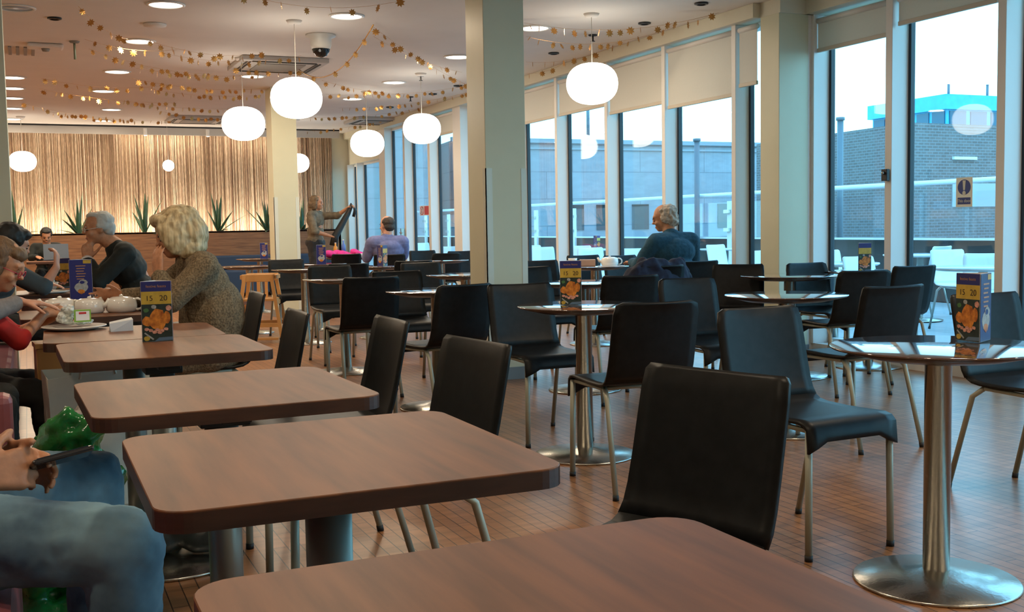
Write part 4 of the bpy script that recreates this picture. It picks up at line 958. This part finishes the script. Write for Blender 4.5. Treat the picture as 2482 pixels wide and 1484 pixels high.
# ---------------------------------------------------------------- people
def hand(bm, W, D, N, Sd, curl=.5, spread=.12, tcurl=.5, s=1.0):
    """five-fingered hand: W wrist, D pointing direction, N palm side, Sd thumb side"""
    W = Vector(W); D = Vector(D).normalized(); N = Vector(N); N = (N - D * N.dot(D)).normalized(); Sd = Vector(Sd); Sd = (Sd - D * Sd.dot(D) - N * Sd.dot(N)).normalized()
    for i, (o, L, rr) in enumerate(((.030, .072, .0088), (.010, .080, .0090), (-.011, .074, .0086), (-.030, .058, .0076))):
        K = W + D * (.088 - .004 * abs(i - 1)) * s + Sd * o * s
        caps(bm, W + Sd * o * .5 * s + D * .01 * s, K, .015 * s, .0125 * s, 10)
        d = (D + Sd * (spread * (1.5 - i) * .6)).normalized(); p = K
        for j, f in enumerate((.45, .32, .23)):
            a = curl * (j + 1) * (.75 if j == 0 else .85); dj = (d * math.cos(a) + N * math.sin(a)).normalized(); q = p + dj * L * f * s
            caps(bm, p, q, rr * s * (1.05 - j * .08), rr * s * (.98 - j * .08), 10); p = q
    p = W + D * .022 * s + Sd * .024 * s
    for j, (L, a) in enumerate(((.042, .1), (.034, .1 + tcurl * .6), (.026, .1 + tcurl))):
        dj = (Sd * math.cos(.75 + a * .5) + D * math.sin(.75 + a * .5) + N * (.25 + a * .5)).normalized(); q = p + dj * L * s
        caps(bm, p, q, (.0135 - j * .0018) * s, (.0115 - j * .0015) * s, 10); p = q
def head_frame(hd, yaw=0, pitch=0, roll=0): return Matrix.Translation(Vector(hd)) @ Euler((pitch, roll, yaw)).to_matrix().to_4x4()
def head(bm, Hm, s=1.0, nose=1.0):
    def E(c, r, rot=(0, 0, 0), n=16):
        mx = Hm @ Matrix.Translation(Vector(c) * s) @ Euler(rot).to_matrix().to_4x4() @ Matrix.Diagonal((r[0] * s, r[1] * s, r[2] * s, 1))
        bmesh.ops.create_uvsphere(bm, u_segments=n, v_segments=n // 2 + 2, radius=1, matrix=mx)
    E((0, -.012, .028), (.074, .092, .088)); E((0, .012, -.035), (.062, .072, .072)); E((0, .048, -.080), (.034, .034, .026))
    E((0, .083, -.005), (.012, .014, .032), (-.25, 0, 0)); E((0, .096, -.020), (.016, .016 * nose, .012)); E((0, .074, .030), (.050, .016, .012))
    for s_ in (-1, 1): E((s_ * .073, -.006, -.008), (.010, .020, .031), (0, 0, s_ * .25)); E((s_ * .036, .062, -.030), (.024, .020, .022)); E((s_ * .030, .070, .008), (.014, .012, .010))
    E((0, .079, -.056), (.024, .011, .0065)); E((0, .077, -.066), (.022, .011, .007))
def person(lb, base, f, J, skin=m_skin, top=None, legs=None, hair=None, vox=.010, s=1.0, arms=(1, 1), long=True, extra=None):
    a = math.atan2(-f[0], f[1])
    bm = bmesh.new(); V = {k: Vector(v) for k, v in J.items() if isinstance(v, (tuple, list)) and k not in ('hrot', 'hL', 'hR')}
    Hm = head_frame(V['hd'], *J.get('hrot', (0, 0, 0)))
    head(bm, Hm, J.get('hs', s))
    nb = V['hd'] - Vector((0, 0, .06)) + (Hm.to_3x3() @ Vector((0, -.025, 0)))
    caps(bm, V['neck'], nb, .060 * s, .052 * s); caps(bm, V['chest'], V['neck'], .10 * s, .055 * s); caps(bm, V['hip'], V['chest'], .10 * s, .11 * s)
    for q in 'LR':
        caps(bm, V['chest'] + Vector((0, 0, .06)), V['sh' + q], .07 * s, .048 * s); caps(bm, V['sh' + q], V['el' + q], .044 * s, .036 * s); caps(bm, V['el' + q], V['wr' + q], .037 * s, .025 * s)
        hp = J.get('h' + q); hand(bm, V['wr' + q], *hp[:3], *hp[3:], s=J.get('hands', s)) if hp else ell(bm, V['wr' + q], (.03, .03, .05))
        caps(bm, V['hip'] + Vector(((-.08 if q == 'L' else .08), 0, 0)) * s, V['kn' + q], .078 * s, .052 * s); caps(bm, V['kn' + q], V['an' + q], .050 * s, .036 * s); caps(bm, V['an' + q], V['to' + q], .035 * s, .03 * s)
    body = fuse('person', bm, skin, None, vox, 3); body.location = (base[0], base[1], J.get('z0', 0)); body.rotation_euler = (0, 0, a)
    tag(body, lb, 'person')
    for sd in (-1, 1):
        if J.get('noeyes'): break
        e = bmesh.new(); bmesh.ops.create_uvsphere(e, u_segments=12, v_segments=8, radius=1, matrix=Hm @ Matrix.Translation(Vector((sd * .031, .0785, -.004)) * J.get('hs', s)) @ Matrix.Diagonal((.011 * s, .007 * s, .005 * s, 1)))
        link('eye', e, mat('eye_dark', (.02, .015, .012), .2), body, smooth=True)
        e = bmesh.new(); bmesh.ops.create_uvsphere(e, u_segments=12, v_segments=8, radius=1, matrix=Hm @ Matrix.Translation(Vector((sd * .032, .084, .017)) * J.get('hs', s)) @ Matrix.Diagonal((.018 * s, .006 * s, .0035 * s, 1)))
        link('eyebrow', e, J.get('brow', m_black), body, smooth=True)
    e = bmesh.new(); bmesh.ops.create_uvsphere(e, u_segments=14, v_segments=8, radius=1, matrix=Hm @ Matrix.Translation(Vector((0, .0855, -.061)) * J.get('hs', s)) @ Matrix.Diagonal((.021 * s, .006 * s, .0055 * s, 1)))
    link('lips', e, mat('lips_tone', (.42, .13, .10), .45), body, smooth=True)
    if top:
        bm = bmesh.new(); w = J.get('tw', 1.0) * s
        wa = (V['hip'] + V['chest']) / 2
        for c_, rx, ry in ((V['hip'] + Vector((0, 0, .03)), .165, .125), (wa, .155, .115), (V['chest'], .175, .120)):
            ell(bm, c_, (rx * w, ry * w, .13 * s), (J.get('lean', 0), 0, 0))
        mid = (V['shL'] + V['shR']) / 2
        caps(bm, V['shL'].lerp(mid, .1), V['shR'].lerp(mid, .1), .072 * w, .072 * w); caps(bm, V['chest'], V['neck'] - Vector((0, 0, .02)), .12 * w, .066 * w)
        ell(bm, mid + Vector((0, -.01, -.05)), (.15 * w, .105 * w, .09 * s), (J.get('lean', 0), 0, 0))
        for q in 'LR':
            caps(bm, V['sh' + q], V['el' + q], .062 * w, .054 * w)
            e_ = V['el' + q]; w_ = V['wr' + q]
            if long: caps(bm, e_, e_.lerp(w_, .90), .053 * w, .040 * w)
            else: caps(bm, e_, e_.lerp(w_, .15), .05 * w, .046 * w)
        if extra: extra(bm, V)
        o = fuse(J.get('topname', 'shirt'), bm, top, body, max(vox, .009), 2)
        t = bpy.data.textures.get('cloth_fold') or bpy.data.textures.new('cloth_fold', 'CLOUDS'); t.noise_scale = .11; t.noise_depth = 2; d_ = o.modifiers.new('d', 'DISPLACE'); d_.texture = t; d_.strength = .018; d_.mid_level = .45
    if legs:
        bm = bmesh.new(); ell(bm, V['hip'], (.175 * s, .145 * s, .11 * s)); lw = J.get('lw', 1.0)
        for q in 'LR':
            x = -.085 if q == 'L' else .085
            caps(bm, V['hip'] + Vector((x, 0, 0)) * s, V['kn' + q], .092 * s * lw, .068 * s * lw); caps(bm, V['kn' + q], V['an' + q] + Vector((0, 0, .02)), .066 * s * lw, .058 * s * lw)
        o = fuse('trousers', bm, legs, body, max(vox, .009), 3)
        t = bpy.data.textures.get('leg_fold') or bpy.data.textures.new('leg_fold', 'CLOUDS'); t.noise_scale = .075; t.noise_depth = 3; d_ = o.modifiers.new('d', 'DISPLACE'); d_.texture = t; d_.strength = .026; d_.mid_level = .45
        for q in 'LR':
            bm = bmesh.new(); a_ = V['an' + q]; t_ = V['to' + q]; caps(bm, Vector((a_.x, a_.y - .03, .045)), Vector((t_.x, t_.y, .035)), .045 * s, .038 * s); ell(bm, (a_.x, a_.y, .06), (.045 * s, .055 * s, .05))
            fuse('shoe', bm, mat('shoe_black', (.015, .013, .012), .3), body, .012, 2)
    if hair:
        bm = bmesh.new()
        for c_, r_, rt in hair[0]:
            mx = Hm @ Matrix.Translation(Vector(c_) * J.get('hs', s)) @ Euler(rt).to_matrix().to_4x4() @ Matrix.Diagonal((*(Vector(r_) * J.get('hs', s)), 1))
            bmesh.ops.create_uvsphere(bm, u_segments=18, v_segments=12, radius=1, matrix=mx)
        o = fuse('hair', bm, hair[1], body, .007 if s > .7 else .006, 1)
        t = bpy.data.textures.get('hair_lock') or bpy.data.textures.new('hair_lock', 'CLOUDS'); t.noise_scale = .03; t.noise_depth = 1; d_ = o.modifiers.new('d', 'DISPLACE'); d_.texture = t; d_.strength = J.get('hairy', .012); d_.mid_level = .5
    body['frame'] = 0; del body['frame']
    return body, Hm
def seated(**k):
    J = dict(hip=(0, 0, .56), chest=(0, .04, .90), neck=(0, .06, 1.06), hd=(0, .10, 1.20), shL=(-.17, .04, 1.0), shR=(.17, .04, 1.0), elL=(-.22, .12, .78), elR=(.22, .12, .78), wrL=(-.14, .34, .80), wrR=(.14, .34, .80),
             knL=(-.12, .44, .51), knR=(.12, .44, .51), anL=(-.12, .44, .10), anR=(.12, .44, .10), toL=(-.12, .58, .04), toR=(.12, .58, .04),
             hL=((.2, 1, 0), (0, 0, -1), (1, 0, 0), .3), hR=((-.2, 1, 0), (0, 0, -1), (-1, 0, 0), .3))
    J.update(k); return J
short = lambda z=0: [((0, -.030, .045), (.084, .088, .078), (0, 0, 0)), ((0, -.055, .0), (.080, .066, .075), (0, 0, 0)), ((-.062, -.015, .03), (.022, .055, .045), (0, 0, 0)), ((.062, -.015, .03), (.022, .055, .045), (0, 0, 0)), ((0, .035, .085), (.06, .045, .03), (0, 0, 0))]
jeans = mat('denim_blue', (.22, .38, .46), .85, scale=5, stretch=(1, 1, 1), col2=(.035, .08, .14), var=.1, detail=8, bump=.15)
# 1. person in jeans at the left edge, thumbing a phone
J = seated(hip=(0, .02, .555), chest=(0, .0, .92), neck=(0, .03, 1.08), hd=(0, .05, 1.23), hrot=(0, -.55, 0), knL=(-.34, .445, .535), knR=(.23, .475, .525), anL=(-.30, .45, .10), anR=(.21, .47, .10), toL=(-.32, .66, .04), toR=(.24, .66, .04),
           elL=(-.26, .04, .74), elR=(.22, .02, .76), wrL=(-.07, .235, .645), wrR=(.075, .215, .655), hL=((.25, 1, -.05), (.9, .1, -.35), (.1, .2, 1), .62), hR=((-.45, 1, .0), (-.9, .2, -.3), (0, .2, 1), .62), lw=1.12, hands=1.08, noeyes=True, topname='shirt')
bd, Hm = person('person in faded blue jeans seated at the left edge, holding a phone in both hands', (-.33, 2.45), (1, 0), J, m_skin2, mat('dark_jumper', (.03, .035, .045), .9), jeans, ([*short()], mat('hair_brown', (.05, .03, .015), .7)), vox=.0062)
bpy.context.view_layer.update()
ph = empty('mobile_phone', bd.matrix_world @ Vector((.02, .375, .665)), -math.pi / 2, 'dark mobile phone in the hands of the person in jeans', 'phone')
bm = bmesh.new(); box(bm, (-.030, -.062, -.006), (.030, .062, .006)); o = link('phone_body', bm, mat('phone_black', (.02, .02, .022), .2), ph, bev=.005)
bm = bmesh.new(); box(bm, (-.026, -.052, .0061), (.026, .052, .0068)); link('screen', bm, mat('phone_screen', (.03, .05, .08), .05), ph)
ph.rotation_euler = (R(8), R(-24), -math.pi / 2 + .2)
# 2. child in red with red glasses
red = mat('red_cloth', (.42, .012, .010), .8, var=.25, scale=14, bump=.2)
hb = mat('child_hair', (.13, .065, .025), .6, scale=30, stretch=(8, 8, 1), var=.35)
hairc = [((0, -.028, .042), (.086, .090, .080), (0, 0, 0)), ((0, -.060, -.02), (.080, .060, .085), (0, 0, 0)), ((-.068, -.015, -.01), (.024, .05, .07), (0, 0, 0)), ((.068, -.015, -.01), (.024, .05, .07), (0, 0, 0)), ((0, .040, .070), (.064, .042, .034), (0, 0, 0))]
J = seated(hip=(0, .06, .53), chest=(0, .12, .76), neck=(0, .17, .88), hd=(0, .245, 1.005), hrot=(-.25, -.45, 0), shL=(-.12, .13, .85), shR=(.12, .13, .85), elL=(-.15, .28, .70), elR=(.17, .30, .70), wrL=(.0, .45, .79), wrR=(.02, .40, .80), hL=((.3, 1, .1), (0, 0, -1), (1, 0, 0), .7), hR=((-.2, 1, .1), (-.6, 0, -.6), (0, 0, 1), .95),
           knL=(-.12, .36, .49), knR=(.13, .38, .47), anL=(-.12, .40, .14), anR=(.12, .42, .12), toL=(-.12, .5, .07), toR=(.12, .5, .05), hs=.94, brow=hb, topname='jumper', tw=.88)
bd, Hm = person('child in a red jumper and red glasses reaching for the teapot', (-.345, 4.98), (1, 0), J, m_skin2, red, mat('dark_leggings', (.02, .022, .02), .8), (hairc, hb), vox=.0075, s=.80, long=False)
def glasses(bd, Hm, m, s=1.0):
    bm = bmesh.new()
    for sd in (-1, 1):
        pts = [Hm @ (Vector((sd * .033 + .022 * math.cos(2 * math.pi * i / 12), .094, -.004 + .015 * math.sin(2 * math.pi * i / 12))) * s) for i in range(13)]
        tube(bm, pts, .0018 * s, 6); tube(bm, [Hm @ (Vector((sd * .055, .092, 0)) * s), Hm @ (Vector((sd * .078, .0, .004)) * s)], .0018 * s, 6)
    tube(bm, [Hm @ (Vector((-.011, .096, 0)) * s), Hm @ (Vector((.011, .096, 0)) * s)], .0018 * s, 6)
    return link('glasses', bm, m, bd, smooth=True)
glasses(bd, Hm, mat('red_frame', (.5, .02, .05), .3), .94)
# 3. grey sleeve person
J = seated(hip=(0, .05, .55), chest=(0, .16, .84), neck=(0, .24, .98), hd=(0, .345, 1.085), hrot=(-.25, -.35, 0), elR=(.22, .02, .76), elL=(-.27, .33, .80), wrR=(.10, .24, .74), wrL=(-.47, .52, .855), hL=((-.10, 1, -.12), (0, 0, -1), (1, 0, .2), .22), shL=(-.19, .19, .94), shR=(.17, .16, .94), tw=.92)
person('person in a grey long-sleeved jumper reaching in from the left edge over the teapots', (-.56, 4.42), (1, 0), J, m_skin, mat('grey_knit', (.20, .17, .155), .9, var=.1, scale=60, bump=.2), mat('dark_leggings', (0, 0, 0)), (short(), hb), vox=.008, s=.95)
# 4. dark haired person behind the child
J = seated(hip=(0, .05, .56), hd=(0, .20, 1.07), neck=(0, .12, .94), chest=(0, .08, .82), hrot=(.2, -.35, 0), elR=(.24, .36, .80), wrR=(.24, .44, .92), hR=((-.3, .1, 1), (-.3, -1, 0), (-1, 0, .2), .7), elL=(-.2, .3, .8), shL=(-.17, .06, .97), shR=(.17, .08, .97))
person('dark-haired person leaning on one hand behind the child in red', (-.28, 7.62), (1, 0), J, m_skin, mat('slate_shirt', (.05, .07, .08), .85), mat('dark_leggings', (0, 0, 0)), ([((0, -.03, .045), (.098, .104, .088), (0, 0, 0)), ((0, -.06, 0), (.094, .07, .08), (0, 0, 0)), ((0, .04, .08), (.07, .05, .035), (0, 0, 0))], mat('hair_black', (.012, .012, .010), .6)), vox=.010, long=False)
# 5. white-haired man
J = seated(hip=(0, .02, .56), chest=(0, .16, .88), neck=(0, .235, 1.04), hd=(0, .345, 1.165), hrot=(.12, -.12, 0), lean=-.35, shL=(-.19, .18, .985), shR=(.19, .18, .985), elL=(-.21, .36, .80), elR=(.21, .36, .80), wrL=(-.035, .425, .945), wrR=(.035, .425, .945), hL=((.10, -.05, 1), (1, -.2, 0), (0, -1, .1), .75), hR=((-.10, -.05, 1), (-1, -.2, 0), (0, -1, .1), .75), brow=mat('hair_white', (.50, .50, .46), .7), tw=1.08, topname='suit_jacket')
bd, Hm = person('white-haired man in a dark suit and glasses with clasped hands before his chin', (.80, 8.13), (-1, .02), J, m_skin2, mat('dark_suit', (.012, .017, .016), .8, var=.2, scale=12), mat('dark_leggings', (0, 0, 0)),
        ([((0, -.036, .040), (.086, .082, .076), (0, 0, 0)), ((0, -.062, -.005), (.080, .056, .070), (0, 0, 0)), ((-.066, -.025, .02), (.020, .045, .045), (0, 0, 0)), ((.066, -.025, .02), (.020, .045, .045), (0, 0, 0)), ((0, .015, .092), (.055, .05, .022), (0, 0, 0))], mat('hair_white', (0, 0, 0))), vox=.008)
glasses(bd, Hm, mat('pale_frame', (.7, .68, .6), .25))
for q in ('L', 'R'):
    bm = bmesh.new(); V0 = Vector(J['el' + q]); V1 = Vector(J['wr' + q]); caps(bm, V0.lerp(V1, .84), V0.lerp(V1, .95), .043, .043); fuse('shirt_cuff', bm, m_mw, bd, .008, 1)
# 6. blonde woman in tweed
tw = mat('tweed_knit', (.23, .165, .095), .95, scale=110, col2=(.11, .08, .045), var=.1, bump=.4, detail=1)
def coat(bm, V):
    ell(bm, V['hip'] + Vector((0, .04, -.03)), (.205, .19, .13)); caps(bm, V['hip'] + Vector((-.09, .1, -.02)), V['hip'] + Vector((-.1, .27, -.04)), .11, .10); caps(bm, V['hip'] + Vector((.09, .1, -.02)), V['hip'] + Vector((.1, .27, -.04)), .11, .10)
    ell(bm, (V['chest'] + V['hip']) / 2 + Vector((0, -.02, 0)), (.20, .165, .2)); ell(bm, V['neck'] + Vector((0, -.02, -.03)), (.09, .08, .06))
J = seated(hip=(0, .0, .56), chest=(0, .05, .86), neck=(0, .10, 1.005), hd=(0, .165, 1.115), hrot=(-.05, -.30, 0), lean=-.25, shL=(-.18, .06, .955), shR=(.18, .07, .955), elL=(-.19, .22, .80), elR=(.22, .26, .80), wrL=(-.135, .265, .92), wrR=(.12, .42, .815),
           hL=((.35, .05, 1), (.6, -1, 0), (.8, .5, 0), .25), hR=((-.2, 1, .1), (-.7, 0, -.4), (-.2, .1, 1), .18, .35, .4), tw=1.10, topname='tweed_cardigan', noeyes=False)
blond = [((0, -.030, .050), (.108, .112, .092), (0, 0, 0)), ((0, -.060, -.010), (.115, .095, .105), (0, 0, 0)), ((-.082, .0, -.005), (.042, .085, .100), (0, 0, .2)), ((.082, .0, -.005), (.042, .085, .100), (0, 0, -.2)), ((-.078, .035, .03), (.035, .05, .085), (0, .2, 0)), ((.078, .035, .03), (.035, .05, .085), (0, -.2, 0)),
         ((0, -.055, -.085), (.100, .072, .055), (0, 0, 0)), ((0, .050, .088), (.085, .052, .038), (.3, 0, 0)), ((-.07, -.03, -.085), (.045, .06, .045), (0, 0, 0)), ((.07, -.03, -.085), (.045, .06, .045), (0, 0, 0))]
J['hairy'] = .012
bd, Hm = person('blonde woman in a brown tweed cardigan leaning her cheek on her hand', (.84, 5.62), (-1, 0), J, m_skin2, tw, mat('dark_leggings', (0, 0, 0)), (blond, mat('hair_blonde', (.66, .52, .30), .5, scale=7, stretch=(7, 7, 1.2), col2=(.30, .21, .10), var=.1, bump=.35)), vox=.0075, extra=coat)
bm = bmesh.new(); ell(bm, Vector(J['neck']) + Vector((0, -.01, .02)), (.080, .075, .030), (-.3, 0, 0)); fuse('dark_collar', bm, m_black, bd, .008, 1)
# 7. laptop man
J = seated(hd=(0, .08, 1.10), neck=(0, .05, .97), chest=(0, .03, .84), shL=(-.17, .02, .93), shR=(.17, .02, .93), hrot=(0, -.4, 0), topname='dark_coat')
person('man in a dark coat looking down behind the far laptop', (az(117, 16.6).x, 17.62), (0, -1), J, m_skin2, mat('dark_suit', (0, 0, 0)), mat('dark_leggings', (0, 0, 0)), (short(), mat('hair_black', (0, 0, 0))), vox=.012)
# 8. standing woman
J = dict(hip=(0, 0, .92), chest=(0, .01, 1.26), neck=(0, .01, 1.40), hd=(0, .04, 1.525), hrot=(.15, .0, 0), shL=(-.17, .01, 1.34), shR=(.17, .01, 1.34), elL=(-.21, .28, 1.33), elR=(.25, .10, 1.10), wrL=(-.17, .46, 1.44), wrR=(.10, .27, 1.03), knL=(-.09, .02, .50), knR=(.09, .02, .50), anL=(-.09, -.01, .09), anR=(.09, -.01, .09),
         toL=(-.1, .14, .04), toR=(.1, .14, .04), hL=((.1, .8, .5), (0, .5, -1), (1, 0, 0), .9), hR=((-.5, .8, -.2), (-.3, 0, -1), (0, .3, 1), .9), brow=mat('hair_brown', (0, 0, 0)), topname='top', tw=1.02)
q = az(768, 16.6)
bd, Hm = person('woman in an olive-brown top standing and shaking out a black scarf', (q.x, q.y), (.80, -.60), J, m_skin2, mat('olive_top', (.16, .12, .075), .8, var=.3, scale=18), mat('dark_skirt', (.03, .028, .03), .8),
       ([((0, -.03, .04), (.092, .092, .082), (0, 0, 0)), ((0, -.07, -.03), (.095, .065, .10), (0, 0, 0)), ((0, -.075, -.10), (.085, .05, .06), (0, 0, 0)), ((-.07, -.02, -.03), (.03, .05, .08), (0, 0, 0)), ((.07, -.02, -.03), (.03, .05, .08), (0, 0, 0))], mat('hair_mixed', (.16, .10, .05), .6, var=.4, scale=25)), vox=.010, long=False)
bpy.context.view_layer.update()
A0 = bd.matrix_world @ Vector((-.16, .54, 1.47)); B0 = bd.matrix_world @ Vector((.04, .34, 1.02))
r = empty('black_scarf', (B0.x, B0.y, 0), 0, 'long black scarf stretched between the standing woman\'s hands', 'scarf')
off = Vector((B0.x, B0.y, 0))
tubeo('scarf', [A0 - off + Vector((.02, 0, -.16)), A0 - off + Vector((.05, -.01, -.06)), A0 - off + Vector((0, 0, .02)), A0.lerp(B0, .25) - off, A0.lerp(B0, .6) - off, B0 - off, B0 - off + Vector((-.03, 0, -.14))], .022, m_black, r, 8, r1=.062)
# 9. man in lavender
J = seated(hrot=(.5, -.05, 0), hd=(0, .05, 1.165), neck=(0, .02, 1.02), chest=(0, .02, .86), lean=0, shL=(-.20, .0, .955), shR=(.20, .0, .955), elL=(-.25, .12, .76), wrL=(-.18, .30, .79), tw=1.18, topname='jumper')
q = xz(-1.53, 13.62)
person('man in a lavender jumper seated with his back to us near the far door', (q.x, q.y), (.12, .99), J, m_skin, mat('lavender_knit', (.17, .18, .34), .9, var=.12, scale=30), mat('dark_leggings', (0, 0, 0)), ([((0, -.036, .035), (.082, .084, .070), (0, 0, 0)), ((0, -.058, -.02), (.076, .056, .06), (0, 0, 0))], mat('hair_cropped', (.045, .03, .022), .7)), vox=.010)
# 10. old man in teal
J = seated(hrot=(.75, -.25, 0), hd=(-.02, .20, 1.175), neck=(0, .12, 1.035), chest=(0, .08, .88), lean=-.3, shL=(-.20, .09, .97), shR=(.20, .09, .97), elL=(-.27, .22, .77), wrL=(-.2, .42, .79), elR=(.25, .14, .77), wrR=(.20, .36, .79), tw=1.17, topname='jumper', hs=1.03)
J['hairy'] = .03
q = xz(1.46, 9.46)
person('old man with wispy grey hair in a teal jumper at the window table', (q.x, q.y), (-.10, .995), J, m_skin2, mat('teal_knit', (.018, .075, .12), .95, var=.15, scale=40, bump=.3), mat('dark_leggings', (0, 0, 0)),
       ([((0, -.040, .038), (.090, .086, .074), (0, 0, 0)), ((0, -.066, -.02), (.088, .058, .075), (0, 0, 0)), ((-.072, -.03, -.005), (.022, .045, .05), (0, 0, 0)), ((.072, -.03, -.005), (.022, .045, .05), (0, 0, 0))], mat('hair_wispy', (.46, .38, .30), .7, var=.3, scale=30, bump=.5)), vox=.009)
# navy coat over a chair back
q = xz(1.02, 8.5); r = empty('navy_coat', (q.x, q.y, 0), math.atan2(.02, 1), 'crumpled navy coat draped over a chair beside the old man in teal', 'coat')
bm = bmesh.new()
ell(bm, (0, -.20, .68), (.24, .07, .20)); ell(bm, (-.15, -.10, .62), (.15, .12, .14)); ell(bm, (.16, -.16, .66), (.14, .09, .22), (0, .3, 0))
for i in range(14): ell(bm, (rw.uniform(-.24, .26), rw.uniform(-.24, -.10), rw.uniform(.56, .82)), (.12, .06, .06), (rw.random() * .5, rw.random() * 3, rw.random()))
for i in range(8): ell(bm, (.28 + .02 * i, -.10, .80 - .045 * i), (.055, .06, .07))
o = fuse('cloth', bm, m_navy, r, .014, 6); d_ = o.modifiers.new('d', 'DISPLACE'); d_.texture = bpy.data.textures['cloth_fold']; d_.strength = .05
